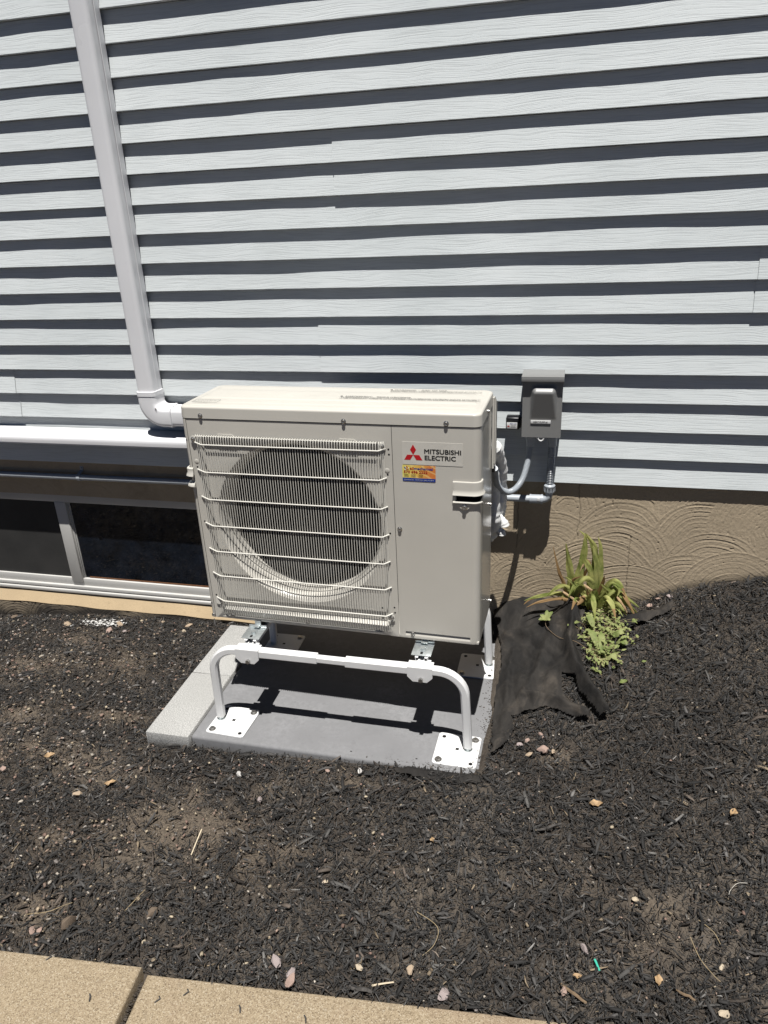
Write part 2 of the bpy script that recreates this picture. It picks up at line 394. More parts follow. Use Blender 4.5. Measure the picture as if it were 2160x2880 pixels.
FAB = [(.93,.62),(.95,.547),(.982,.447),(.994,.318),(.985,.195),(.99,.075),(.996,-.025),(1.003,-.124),(1.03,-.103),(1.066,-.004),(1.05,.059),(1.10,.08),(1.167,.095),(1.236,.05),(1.302,.015),(1.312,.038),(1.245,.10),(1.212,.167),(1.216,.236),(1.258,.195),(1.276,.126),(1.342,.022),(1.374,.025),(1.338,.10),(1.29,.197),(1.278,.332),(1.276,.431),(1.30,.57),(1.222,.60),(1.10,.612)]
FABHOLE = [(1.214,.236),(1.27,.195),(1.285,.126),(1.29,.055),(1.244,.096),(1.212,.167)]
STRIP = [(1.39,.50),(1.505,.52),(1.611,.53),(1.595,.495),(1.505,.452),(1.41,.43)]
def dirt(x, y):
    """how bare the bed is (0 mulch .. 1 soil)"""
    d = 0
    for cx, cy, rx, ry, a in ((.10,-.52,.20,.12,.95),(.06,-.38,.15,.07,.8),(-.42,-.09,.16,.05,1.),(-.75,-.12,.2,.1,.8),(1.5,-.57,.12,.06,.8),(.33,-.36,.1,.06,.7),(-.13,-.87,.1,.07,.9),(.5,-.55,.1,.07,.6),(1.22,-.1,.10,.05,.7),(.62,-.29,.14,.035,.6),(-1.0,.2,.3,.12,.7),(-.35,-.35,.3,.1,.6),(-.55,.25,.2,.12,.7),(-.2,-.65,.3,.1,.55),(.3,-.62,.25,.1,.6),(.75,-.62,.2,.08,.45),(-.6,-.3,.2,.1,.5),(-.9,.4,.25,.06,.6),(.2,-.7,.15,.07,.5),(1.45,-.68,.12,.07,.5),(1.3,-.52,.1,.06,.4)):
        d = np.maximum(d, a*np.exp(-((x-cx)/rx)**2-((y-cy)/ry)**2))
    d = d+.30*np.clip(.75-x*.55, .15, 1)*vnoise(x*4.1, y*4.1, 6)
    return np.clip(d*(.25+1.25*vnoise(x*14, y*14, 5)), 0, 1)

# ================================================================== SETTING
def build_ground():
    xs = np.r_[-60, -30, -12, -6, -3.5, np.arange(-2.6, 3.0, .03), 3.4, 6, 12, 30, 60]
    ys = np.r_[-60, -30, -12, -6, -3, -1.9, np.arange(-1.4, .625, .02), .9, 3, 10, 30, 60]
    X, Y = np.meshgrid(xs, ys); Z = gz(X, Y)
    near = (np.abs(X) < 3.2) & (Y < .63) & (Y > -1.5)
    Z = np.where(near, Z+.012*(vnoise(X*9, Y*9, 3)-.5)-.004, Z)
    Z = np.where((X > PAD[0]+.01) & (X < PAD[1]-.02) & (Y > PAD[2]+.01) & (Y < PAD[3]), np.minimum(Z, -.405), Z)
    Z = np.where((X > PAVE[0]+.01) & (X < PAVE[1]) & (Y > PAVE[2]+.01) & (Y < PAVE[3]), np.minimum(Z, -.41), Z)
    Z = np.where(Y < edge_y(X)-.01, np.minimum(Z, -.47), Z)
    far = (np.abs(X) > 5) | (Y < -2.5) | (Y > 1); Z = np.where(far, -.47, Z)
    ny, nx = X.shape; i = np.arange(ny*nx).reshape(ny, nx)
    q = np.stack([i[:-1, :-1], i[:-1, 1:], i[1:, 1:], i[1:, :-1]], -1).reshape(-1, 4)
    me = arr_mesh('ground', np.stack([X, Y, Z], -1).reshape(-1, 3), q); me.shade_smooth()
    at = me.attributes.new('dirt', 'FLOAT', 'POINT'); at.data.foreach_set('value', np.where(near, dirt(X, Y), 0).astype(np.float32).ravel())
    tag(link_mesh('ground', me, 'soil'), 'dark soil of the planting bed under the mulch', kind='structure')
build_ground()

def slab(name, pts, zt, zb, parent, seed):
    bm = bmesh.new(); prism(bm, pts, lambda p, t: (p[0], p[1], t), zb, zt)
    es = [e for e in bm.edges if all(abs(v.co.z-zt) < 1e-5 for v in e.verts)]
    bmesh.ops.bevel(bm, geom=es, offset=.006, segments=3, affect='EDGES', profile=.5)
    o = obj(name, bm, 'walk', parent); return o
walk = empty('sidewalk', (0, -1.5, -.42), 'sandy tan concrete sidewalk along the planting bed', None); walk['kind'] = 'structure'; walk.location = (0, 0, 0)
slab('slab', [(.2265, edge_y(.2265)), (-1.35, edge_y(-1.35)), (-1.286, edge_y(-1.35)-.7), (.2905, edge_y(.22)-.7)], -.398, -.52, walk, 1)
slab('slab', [(1.9, edge_y(1.9)), (.2415, edge_y(.243)-.006), (.3055, edge_y(.243)-.7), (1.964, edge_y(1.9)-.7)], -.415, -.52, walk, 2)
slab('slab', [(-1.362, edge_y(-1.362)), (-3.2, edge_y(-3.2)), (-3.136, edge_y(-3.2)-.7), (-1.298, edge_y(-1.35)-.7)], -.40, -.52, walk, 3)
slab('slab', [(3.9, edge_y(3.9)), (1.912, edge_y(1.912)), (1.976, edge_y(1.9)-.7), (3.964, edge_y(3.9)-.7)], -.412, -.52, walk, 4)
def build_dark_ground():  # dark ground out of view, added to keep bounce light off the wall
    bm = bmesh.new(); v = [bm.verts.new(p) for p in ((-40, -45, -.455), (40, -45, -.455), (40, edge_y(3)-.73, -.44), (3, edge_y(3)-.73, -.44), (-3, edge_y(-3)-.73, -.44), (-40, edge_y(-3)-.73, -.44))]; bm.faces.new(v)
    tag(obj('unseen_dark_ground', bm, 'bounce_dark', None, 0), 'unseen dark ground beyond the sidewalk, added to cut bounce light', kind='structure')
build_dark_ground()

# ------------------------------------------------------------------ house wall
house = empty('house', (0, .62, -.4), 'house wall of pale grey clapboard siding over a swirled concrete foundation', 'house')
house.location = (0, 0, 0)
E, Z0, YB, DEP = .1016, 1.86, .596, .0180
def siding_panel(k, x0, x1, lift=0.):
    """double-course clapboard panel, lower butt of course k+1 at the bottom"""
    n = max(4, int((x1-x0)/.05)); xs = np.linspace(x0, x1, n+1); rows = []
    for c in (k+1, k):
        zb = Z0-c*E
        wy = .0024*(vnoise(xs*2.3+c*7.7, xs*0+c, 21)-.5)+.0012*(vnoise(xs*7+c*3, xs*0+c*2, 22)-.5)
        wz = .0018*(vnoise(xs*1.7+c*5.1, xs*0+c, 23)-.5)
        y = YB-lift+wy
        rows.append((y*0+YB+.026-lift*.5, zb+wz+.0016)); rows.append((y+.0012, zb+wz+.0002)); rows.append((y, zb+wz+.0022))
        rows.append((y+DEP*.56, zb+wz*.5+E*.5)); rows.append((y*0+YB+DEP-lift+wy*.4, zb*1+E-.0005+wz*0))
    V = np.concatenate([np.stack([xs, r[0], r[1]+0*xs], -1) for r in rows]); m = n+1
    q = []
    for r in range(len(rows)-1):
        a = np.arange(n)+r*m; q.append(np.stack([a, a+1, a+1+m, a+m], -1))
    me = arr_mesh('siding_panel', V, np.concatenate(q)); me.shade_smooth(); me.set_sharp_from_angle(angle=rad(30))
    return link_mesh('siding_panel', me, 'siding', house)
XL, XR = -3.4, 3.8
SEAM = {4: .372, 10: .273, 8: 1.745, 12: -1.10, 0: 2.9, 2: -2.3, 6: -2.6, 14: 2.7, -2: -1.9, -4: 2.4, -6: .9, -8: -2.2, -10: 1.8}
for k in range(-10, 15, 2):
    s = SEAM[k]; lap = -.0 
    if k == 12: siding_panel(k, XL, s, .0028); siding_panel(k, s-.03, XR)
    else: siding_panel(k, XL, s+.03); siding_panel(k, s, XR, .0028)
# sheathing behind the siding and the foundation with the window opening
WX0, WX1, WZ0, WZ1 = -2.2, .03, -.375, .172
bm = bmesh.new(); box(bm, XL, XR, .623, .80, .345, 2.9); obj('sheathing', bm, 'house_core', house, 0)
SW = []
for row in range(9):
    for c in range(-12, 14):
        if random.random() < .12: continue
        SW.append((c*.27+(row % 2)*.13+random.uniform(-.08, .08), .36-row*.112+random.uniform(-.04, .04), random.uniform(.15, .235), random.uniform(-.55, .55), [random.uniform(0, 6.28) for _ in range(5)], random.uniform(.66, 1.0)))
def swirl(x, z):
    h = np.zeros(x.shape)
    for cx, cz, R, tl, ph, fr in SW:
        dx, dz = x-cx, z-cz; ca, sa = math.cos(tl), math.sin(tl); u, v = dx*ca+dz*sa, (-dx*sa+dz*ca)*1.08
        r = np.hypot(u, v); m = (r < R) & (v > -.03-.15*np.abs(u))
        if not m.any(): continue
        th = np.arctan2(v, u); rr = (r+.0025*np.sin(2.3*th+ph[0])+.0012*np.sin(7*th+ph[1]))*fr
        g = .45*np.sin(rr*2*np.pi/.0155+ph[1])+.40*np.sin(rr*2*np.pi/.0092+ph[2])+.30*np.sin(rr*2*np.pi/.0058+ph[3])+.2*np.sin(rr*2*np.pi/.031+ph[4])
        wear = .22+1.05*vnoise(x*13+cx*9, z*13+cz*5, 61)*vnoise(rr*130+ph[0]*7, th*1.3+5, 62)**.7
        edge = np.clip((r-R+.012)/.012, 0, 1)*np.clip((R-r)/.002, 0, 1)
        h = np.where(m, g*wear*np.clip((r-.008)/.02, 0, 1)+.5*edge, h)
    return h+.55*(vnoise(x*240, z*240, 63)-.5)+.35*(vnoise(x*110, z*110, 64)-.5)
def swirl_wall(name, x0, x1, z0, z1, step, parent, y=.613, amp=.00115, stain=None):
    xs = np.linspace(x0, x1, int((x1-x0)/step)+1); zs = np.linspace(z0, z1, int((z1-z0)/step)+1)
    X, Z = np.meshgrid(xs, zs); h = swirl(X, Z)
    ck = np.zeros(X.shape)
    for cx, z0_, z1_ in ((1.248, .10, .334), (1.438, -.14, .13), (1.02, .05, .3)): ck = np.maximum(ck, np.clip(1-np.abs(X-cx-.010*(vnoise(Z*22, Z*0+cx*9, 71)-.5)-.004*(vnoise(Z*90, Z*0, 72)-.5))/.0026, 0, 1)*((Z > z0_) & (Z < z1_)))
    pits = np.clip(ck+(vnoise(X*120, Z*120, 9)-.93)/.05, 0, 1) if False else np.clip(ck+np.clip((vnoise(X*120, Z*120, 9)-.93)/.05, 0, 1), 0, 1)
    Y = y-amp*h+.0025*pits-.004*(vnoise(X*6, Z*6, 8)-.5)
    i = np.arange(X.size).reshape(X.shape)
    q = np.stack([i[:-1, :-1], i[:-1, 1:], i[1:, 1:], i[1:, :-1]], -1).reshape(-1, 4)
    me = arr_mesh(name, np.stack([X, Y, Z], -1).reshape(-1, 3), q); me.shade_smooth()
    a = me.attributes.new('stain', 'FLOAT', 'POINT')
    g = gz(X, X*0+.6); hgt = Z-g
    st = np.clip(1-hgt/(stain if stain else .03), 0, 1)*(.55+.8*vnoise(X*9, Z*14, 4)) if stain else np.clip(1-hgt/.03, 0, 1)*.6
    st = st+np.clip(h, 0, 1)*.25*(st > .1)+.55*ck+.20*np.clip((vnoise(X*5, Z*7, 81)-.62)/.2, 0, 1)*vnoise(X*40, Z*40, 82)
    a.data.foreach_set('value', np.clip(st, 0, .95).astype(np.float32).ravel())
    return link_mesh(name, me, 'concrete', parent)
fnd = swirl_wall('foundation', .90, 2.5, -.28, .334, .0024, house)
swirl_wall('wall_face', WX0-.8, -.30, -.56, -.408, .0025, fnd, .604, .0014, .135)
swirl_wall('wall_face', WX0, .90, WZ1-.002, .334, .004, fnd)
for q_ in ((XL, WX0, .6165, -.6, .334), (2.5, XR, .6165, -.6, .334), (WX1, .902, .6165, -.6, .334), (WX0, WX1, .6175, WZ1, .3335), (WX0, WX1, .62, -.6, -.41)):
    bm = bmesh.new(); box(bm, q_[0], q_[1], q_[2], .80, q_[3], q_[4]); obj('wall_core', bm, 'concrete', fnd, 0)
bm = bmesh.new()   # sloping mortar sill
pts = [(.70, -.352), (.648, -.3535), (.603, -.404), (.607, -.412), (.70, -.47)]
prism(bm, pts, lambda p, t: (t, p[0], p[1]), WX0, WX1)
bmesh.ops.subdivide_edges(bm, edges=[e for e in bm.edges if abs(e.verts[0].co.x-e.verts[1].co.x) > .5], cuts=90)
for v in bm.verts: v.co.z += .004*(math.sin(v.co.x*9)+math.sin(v.co.x*23+1))*.5*(1 if v.co.y < .62 else .25)
obj('window_sill', bm, 'sill', fnd)
# basement window
win = bmesh.new()
FY = .652
box(win, WX0, WX1, FY, .72, .118, WZ1, .003); box(win, WX0, WX1, FY+.004, .72, -.318, -.278, .003)
box(win, WX0, WX1, FY-.008, .72, -.333, -.3165, .002); box(win, WX0, WX1, FY-.016, .72, -.353, -.3375, .002)
box(win, WX1-.05, WX1, FY+.001, .72, -.30, .13, .003)
box(win, -1.089, -1.030, FY-.004, .72, -.3, .12, .004)
win = obj('basement_window', win, 'frame', house); win['label'] = 'grey framed basement slider window with dark panes'
bm = bmesh.new(); box(bm, -1.0297, -1.0255, FY+.007, .72, -.28, .118, .001); box(bm, -1.0245, -1.020, FY+.012, .72, -.28, .118, .001)
obj('mullion_channel', bm, 'frame', win)
bm = bmesh.new(); box(bm, -1.02, WX1-.05, .668, .676, -.279, .12); obj('pane', bm, 'glass', win, 0)['label'] = 'dark reflective glass pane'
bm = bmesh.new(); box(bm, WX0, -1.089, .664, .668, -.279, .12); obj('pane', bm, 'screen', win, 0)['label'] = 'pane covered by a grey insect screen'
bm = bmesh.new(); box(bm, -1.0, WX1-.05, .6655, .668, -.2775, -.270, .001); obj('inner_sill', bm, 'brownwood', win)

# ================================================================== LINE COVERS, CONDUIT ON THE WALL
def duct_prof(wid, dep, r):
    # side axis = across, up axis = outwards from wall; open to the wall
    o = [(-wid/2, 0), (-wid/2+.001, dep*.25)]
    for i in range(6): t = rad(180-90*i/5); o.append((-wid/2+.004+r+r*math.cos(t), dep-r+r*math.sin(t)))
    o += [(-a, b) for a, b in o[::-1]]
    return o
lc = empty('line_set_cover', (-.44, .596, .56), 'white plastic line cover running down the siding and bending behind the heat pump', 'line cover')
lc.location = (0, 0, 0)
WD, DP, YW = .080, .066, .594
bm = bmesh.new(); sweep(bm, duct_prof(WD, DP, .016), [(-.447, YW, 2.9), (-.447, YW, 1.5), (-.444, YW, .64)], (0, -1, 0)); 
for s in (-1, 1): box(bm, -.447+s*.0408-.001, -.447+s*.0408+.001, YW-.03, YW, .66, 2.9)
obj('straight_duct', bm, 'pvc', lc)
pe = [(-.444, YW, .665), (-.444, YW, .63)]+[(-.444+.062-.062*math.cos(rad(a)), YW, .63-.062*math.sin(rad(a))) for a in range(9, 90, 9)]+[(-.382, YW, .568), (-.352, YW, .568)]
bm = bmesh.new(); sweep(bm, duct_prof(.087, .0705, .017), pe, (0, -1, 0)); el = obj('elbow', bm, 'pvc', lc)
bm = bmesh.new(); sweep(bm, duct_prof(.090, .072, .018), [(-.444, YW, .672), (-.444, YW, .655)], (0, -1, 0)); obj('joint_collar', bm, 'pvc', el); bm = bmesh.new(); sweep(bm, duct_prof(.090, .072, .018), [(-.356, YW, .568), (-.345, YW, .568)], (0, -1, 0)); obj('joint_collar', bm, 'pvc', el)
bm = bmesh.new(); cyl(bm, (-.405, YW-.0700, .607), (-.405, YW-.0725, .607), .003, n=10); cyl(bm, (-.405, YW-.072, .607), (-.4035, YW-.075, .607), .0012, n=6); obj('screw', bm, 'screw', el)
bm = bmesh.new(); sweep(bm, duct_prof(WD, DP, .016), [(-.35, YW, .568), (.1, YW, .566), (.35, YW, .566)], (0, -1, 0)); obj('straight_duct', bm, 'pvc', lc)
lc2 = empty('line_set_cover', (0, 0, 0), 'white horizontal line cover running along the siding above the basement window', 'line cover')
bm = bmesh.new()
pr = [(-.026, 0), (-.026, .066), (-.024, .0695), (-.012, .0705), (-.002, .0700), (.0045, .0665), (.0095, .058), (.020, .022), (.0245, .006), (.0255, 0)]
sweep(bm, [(-a, b) for a, b in pr], [(-3.2, YW, .470), (-1.5, YW, .470), (0.30, YW, .470)], (0, -1, 0)); obj('duct_body', bm, 'pvc', lc2)
bm = bmesh.new(); box(bm, -3.2, .3, YW-.066, YW, .4395, .4435, .001); obj('bottom_flange', bm, 'pvc', lc2)
# grey conduit on the foundation
cd = empty('conduit', (0, 0, 0), 'grey pipe conduit running along the foundation from the disconnect box to past the window', 'conduit')
CY = .586
def ring_tube(bm, path, r, pitch, amp, n=14):
    P = path; L = [0]
    for a, b in zip(P, P[1:]): L.append(L[-1]+(Vector(b)-Vector(a)).length)
    m = int(L[-1]/pitch*6); out = []
    for i in range(m+1):
        s = L[-1]*i/m; j = max(k for k in range(len(L)) if L[k] <= s+1e-9); j = min(j, len(P)-2)
        t = (s-L[j])/max(1e-9, L[j+1]-L[j]); out.append(Vector(P[j]).lerp(Vector(P[j+1]), t))
    prof = (1, 1, 1, 1-amp, 1-amp*1.6, 1-amp)
    tube(bm, out, r, n, scale=lambda u, i: prof[i % 6], up=(1, 0, 0))
bm = bmesh.new(); tube(bm, [(-3.2, CY, .268), (-1.0, CY, .2725), (.3, CY, .2755), (.5, CY-.004, .277), (.75, .562, .284), (.92, .551, .2865), (1.08, .550, .2865)], .0133, 14); obj('pipe', bm, 'grey_pvc', cd)
def strap(x, z):
    bm = bmesh.new(); pts = [(CY+.0, z+.034), (CY+.0325, z+.034), (CY+.0325, z+.016)]
    p = [(x, .6125, z+.042), (x, .6105, z+.024)]+[(x, CY-.0145*math.cos(rad(a)), z+.0145*math.sin(rad(a))) for a in range(75, -76, -15)]+[(x, .6105, z-.022)]
    sweep(bm, [(-.008, -.0012), (.008, -.0012), (.008, .0012), (-.008, .0012)], p, (0, -1, .1)); cyl(bm, (x, .612, z+.034), (x, .606, z+.034), .004, n=8)
    return bm
obj('pipe_strap', strap(-.873, .2728), 'grey_pvc', cd)
bm = bmesh.new(); QY = .550; cyl(bm, (1.068, QY, .2865), (1.112, QY, .287), .0168, n=20); cyl(bm, (1.066, QY, .2865), (1.071, QY, .2865), .0178, n=20); cyl(bm, (1.108, QY, .287), (1.114, QY, .287), .0182, n=20)
cp = obj('coupling', bm, 'grey_pvc', cd)
bm = bmesh.new(); box(bm, 1.094, 1.104, QY-.0186, QY-.0160, .285, .297, .001); obj('small_label', bm, 'label', cp)
bm = bmesh.new(); tube(bm, smooth_path([(1.108, QY, .287), (1.118, QY, .2875), (1.129, QY+.001, .293), (1.135, QY+.002, .303), (1.1365, .5535, .320)], 5), .0135, 14); obj('elbow', bm, 'grey_pvc', cd)
bm = bmesh.new(); lathe(bm, [(.0135, -.004), (.0185, -.002), (.0195, .002), (.0195, .016), (.0205, .018), (.0205, .024), (.017, .028), (.0135, .030)], lambda x, y, h: (1.1365+x, .5535+y, .318+h), 22); 
for i in range(10):
    t = i*.628; box(bm, 1.1365+.0195*math.cos(t)-.0015, 1.1365+.0195*math.cos(t)+.0015, .5535+.0195*math.sin(t)-.0015, .5535+.0195*math.sin(t)+.0015, .320, .334)
obj('compression_nut', bm, 'grey_pvc', cd)
bm = bmesh.new(); ring_tube(bm, [(1.1365, .553, .346), (1.1372, .547, .40), (1.138, .542, .45), (1.139, .54, .515)], .0138, .0068, .11, 16); obj('ribbed_flexible_pipe', bm, 'flex', cd)
bm = bmesh.new(); lathe(bm, [(.014, -.03), (.0158, -.028), (.0158, -.004), (.018, -.002), (.018, .014), (.012, .016)], lambda x, y, h: (1.139+x, .54+y, .528+h), 20); obj('box_fitting', bm, 'grey_pvc', cd)

# ================================================================== DISCONNECT BOX
db = empty('disconnect_box', (0, 0, 0), 'grey electrical disconnect box on the siding labelled HEAT PUMP #1', 'electrical box')
bx0, bx1 = 1.034, 1.166
bm = bmesh.new(); box(bm, bx0, bx1, .497, .5945, .545, .752, .002); obj('box_body', bm, 'box', db)
bm = bmesh.new()   # rain hood
box(bm, 1.0285, 1.1700, .478, .594, .757, .7595, .0008); box(bm, 1.0285, 1.1700, .478, .4800, .742, .7575, .0006)
box(bm, 1.0285, 1.0310, .4795, .594, .735, .7575, .0006); box(bm, 1.1675, 1.1700, .4795, .594, .735, .7575, .0006); obj('rain_hood', bm, 'box', db)
# front cover with its tapered embossed bulge
nx, nz = 44, 60; xs = np.linspace(bx0-.001, bx1+.001, nx+1); zs = np.linspace(.542, .7405, nz+1); X, Zz = np.meshgrid(xs, zs)
tz = np.clip((Zz-.607)/(.712-.607), 0, 1); topf = np.clip((.731-Zz)/(.731-.702), 0, 1); topf = topf*topf*(3-2*topf)
inner = .0275+.014*(1-tz); cxm = 1.1045
side = np.clip((.0465-np.abs(X-cxm))/np.maximum(.0465-inner, .003), 0, 1); side = side*side*(3-2*side)
H = .0235*tz*topf*side
Yc = .4945-H; i = np.arange(X.size).reshape(X.shape)
q = np.stack([i[:-1, :-1], i[:-1, 1:], i[1:, 1:], i[1:, :-1]], -1).reshape(-1, 4)
me = arr_mesh('front_cover', np.stack([X, Yc, Zz], -1).reshape(-1, 3), q); me.shade_smooth()
cov = link_mesh('front_cover', me, 'box', db)
bm = bmesh.new(); box(bm, 1.063, 1.131, .4912, .4935, .5925, .6045, .0004); lb = obj('name_label', bm, 'label', db)
text('lettering', 'HEAT PUMP #1', 'ink', lb, (1.0725, .4908, .5955), FRONT, .0062, .048, .012)
bm = bmesh.new(); tube(bm, [(1.1+.0095*math.cos(rad(a)), .4975, .540+.0115*math.sin(rad(a))) for a in range(180, 361, 15)], .0028, 8, (0, 1, 0)); box(bm, 1.094, 1.106, .496, .499, .5395, .5455, .0008); obj('lock_hasp', bm, 'label', db)
# surge protector
sp = empty('surge_protector', (0, 0, 0), 'small black surge protector box plugged into the side of the disconnect box', 'surge protector')
bm = bmesh.new(); box(bm, .973, 1.0215, .548, .5935, .551, .596, .005, 3); obj('case', bm, 'black', sp)
bm = bmesh.new(); cyl(bm, (1.021, .57, .572), (1.0335, .57, .572), .011, n=18); box(bm, 1.0215, 1.027, .556, .586, .556, .588, .002); obj('nipple', bm, 'black', sp)
bm = bmesh.new(); box(bm, .9765, 1.0135, .5466, .5476, .5555, .5785, .0003); lb = obj('rating_label', bm, 'label', sp)
text('lettering', 'RSH-50', 'blue', lb, (.988, .5463, .5715), FRONT, .0045, .023, .014)
for j, ww in enumerate((.019, .016, .018)): text('lettering', ('SURGE PROTECTIVE', 'DEVICE TYPE 1', '120/240V 50kA')[j], 'inkgrey', lb, (.991, .5463, .5665-.0035*j), FRONT, .0019, ww, .01)
bm = bmesh.new(); prism(bm, [(.977+.002, .5620), (.987, .5620), (.9855, .5665), (.9795, .5665)], lambda p, t: (p[0], t, p[1]), .5463, .5466); obj('emblem', bm, 'stred', lb)
# flexible conduit from box to heat pump
fc = empty('flexible_conduit', (0, 0, 0), 'grey flexible conduit looping from the disconnect box to the heat pump side', 'conduit')
path = smooth_path([(1.061, .54, .505), (1.0605, .5395, .485), (1.0585, .535, .462), (1.054, .52, .428), (1.041, .492, .384), (1.019, .460, .3585), (.994, .428, .357), (.972, .385, .384), (.962, .33, .435), (.962, .275, .50)], 8)
bm = bmesh.new(); ring_tube(bm, path, .0112, .0045, .05, 14); obj('flexible_pipe', bm, 'flex', fc)
bm = bmesh.new(); lathe(bm, [(.0115, -.034), (.0135, -.032), (.0135, -.010), (.0162, -.008), (.0162, .012), (.012, .014)], lambda x, y, h: (1.061+x, .54+y, .530+h), 20); obj('box_fitting', bm, 'grey_pvc', fc)

# ================================================================== PAD AND PAVERS
bm = bmesh.new(); box(bm, PAD[0], PAD[1], PAD[2], PAD[3], -.44, -.360, .011, 4)
tag(obj('equipment_pad', bm, 'pad'), 'smooth grey equipment pad lying under the white stand', 'pad')
def paver(y0, y1, label, rz):
    bm = bmesh.new(); box(bm, -.083, .083, -(y1-y0)/2, (y1-y0)/2, -.07, 0, .004, 2)
    for v in bm.verts: v.co += Vector((random.uniform(-1, 1), random.uniform(-1, 1), random.uniform(-.5, .5)))*.0012
    o = obj('concrete_paver', bm, 'paver'); o.location = (-.1215, (y0+y1)/2, -.3565); o.rotation_euler = (rad(.2), rad(-.4), rz)
    tag(o, label, 'paver', 'rough grey pavers beside the equipment pad')
paver(-.216, .142, 'rough light grey paver with its front end bare, beside the stand\'s front foot', rad(.4))
paver(.146, .50, 'rough light grey paver half hidden under the heat pump, behind the other paver', rad(-.5))

# ================================================================== EQUIPMENT STAND
st = empty('equipment_stand', (0, 0, 0), 'white tubular steel stand carrying the heat pump on four foot plates', 'stand')
def oct_prof(wd, ht, c): 
    a, b = wd/2, ht/2; return [(-a+c, -b), (a-c, -b), (a, -b+c), (a, b-c), (a-c, b), (-a+c, b), (-a, b-c), (-a, -b+c)]
def leg_path(xf, xt, xe, y, zb, zr, rb, s):
    # s=+1: leg at the left bending right
    cx = xt+s*rb
    return [(xf, y, zb), (xf+(xt-xf)*.5, y, (zb+zr-rb)/2), (xt, y, zr-rb)]+[(cx-s*rb*math.cos(rad(a)), y, zr-rb+rb*math.sin(rad(a))) for a in range(10, 91, 10)]+[(xe, y, zr)]
ZR = -.056
def hexbolt(bm, c, d, r=.008, h=.006, washer=True):
    c = Vector(c); d = Vector(d).normalized()
    if washer: cyl(bm, c, c+d*.0018, r*1.45, n=18)
    cyl(bm, c+d*.0015, c+d*(.0015+h), r, n=6)
for (y, xl, xr) in ((-.1, .036, .924), (.392, .046, .940)):
    dx = 0 if y < 0 else .008
    bm = bmesh.new(); sweep(bm, oct_prof(.0285, .0265, .006), leg_path(xl, xl+.004, .30+dx, y, -.343, ZR, .088, 1), (0, 1, 0)); l1 = obj('leg', bm, 'white_steel', st)
    bm = bmesh.new(); sweep(bm, oct_prof(.0285, .0265, .006), leg_path(xr, xr-.009, .65+dx, y, -.343, ZR, .088, -1), (0, 1, 0)); l2 = obj('leg', bm, 'white_steel', st)
    bm = bmesh.new(); sweep(bm, oct_prof(.0245, .022, .005), [(.35+dx, y, ZR-.0005), (.6+dx, y, ZR-.002)], (0, 1, 0)); obj('rail_insert', bm, 'white_steel', st)
    for a, b, dz in ((.22, .424, 0), (.522, .735, -.001)):
        bm = bmesh.new(); sweep(bm, oct_prof(.0315, .030, .005), [(a+dx, y, ZR+dz), (b+dx, y, ZR+dz)], (0, 1, 0)); obj('rail_sleeve', bm, 'white_steel', st)
    for x0, x1 in ((.137, .221), (.731, .813)):
        x0 += dx; x1 += dx; s = -1 if y < 0 else 1
        bm = bmesh.new(); yf = y+s*.0185
        box(bm, x0, x1, y-.019, y+.019, ZR+.0155, ZR+.0180, .0008)
        prism(bm, [(x0, ZR+.017), (x0, ZR-.018), (x0+.018, ZR-.036), (x1-.018, ZR-.036), (x1, ZR-.018), (x1, ZR+.017)], lambda p, t: (p[0], t, p[1]), yf-.0013, yf+.0013)
        prism(bm, [(x0+.01, ZR+.016), (x0+.01, ZR-.018), (x1-.01, ZR-.018), (x1-.01, ZR+.016)], lambda p, t: (p[0], t, p[1]), y-s*.0185-.0013, y-s*.0185+.0013)
        box(bm, x0+.024, x0+.036, y-s*.026, y-s*.016, ZR+.0182, ZR+.0205, .001); box(bm, x0+.046, x1-.010, y-s*.026, y-s*.016, ZR+.0182, ZR+.0205, .001)
        br = obj('saddle_bracket', bm, 'white_steel', st)
        bm = bmesh.new(); hexbolt(bm, ((x0+x1)/2+.004, yf+s*.0014, ZR-.0245), (0, s, 0), .0078, .009, False); obj('bolt', bm, 'screw', br)
for (xc) in (.180, .771):
    bm = bmesh.new(); x0, x1 = xc-.0205, xc+.0205; zt = -.022
    box(bm, x0, x0+.0025, -.082, .41, zt-.021, zt, .0006); box(bm, x1-.0025, x1, -.082, .41, zt-.021, zt, .0006); box(bm, x0+.002, x1-.002, -.085, .41, zt-.0205, zt-.018, .0004)
    for s in (-1, 1): box(bm, xc+s*.0155-.005, xc+s*.0155+.005, -.085, .41, zt-.003, zt-.0005, .0004)
    obj('cross_channel', bm, 'white_steel', st)
    for yc, s in ((-.043, 1), (.335, -1)):
        bm = bmesh.new(); box(bm, xc-.034, xc+.031, yc-.036, yc+.036, zt+.0015, zt+.0048, .0014)
        box(bm, xc-.034, xc+.031, yc+s*.036-.0015, yc+s*.036+.0015, zt+.003, zt+.013, .001)
        box(bm, xc-.012, xc+.010, yc+s*.037, yc+s*.040, zt+.003, .006, .001); box(bm, xc-.012, xc+.010, yc+s*.020, yc+s*.040, zt+.0125, zt+.015, .001)
        cl = obj('clamp_plate', bm, 'zinc', st)
        bm = bmesh.new(); hexbolt(bm, (xc-.001, yc-.004, zt+.0046), (0, 0, 1), .0085, .007); obj('bolt', bm, 'zinc', cl)
        bm = bmesh.new(); prism(bm, rrect(xc-.006, xc+.003, yc-.030, yc-.017, .004), lambda p, t: (p[0], p[1], t), zt+.0049, zt+.0053); obj('slot', bm, 'hole', cl)
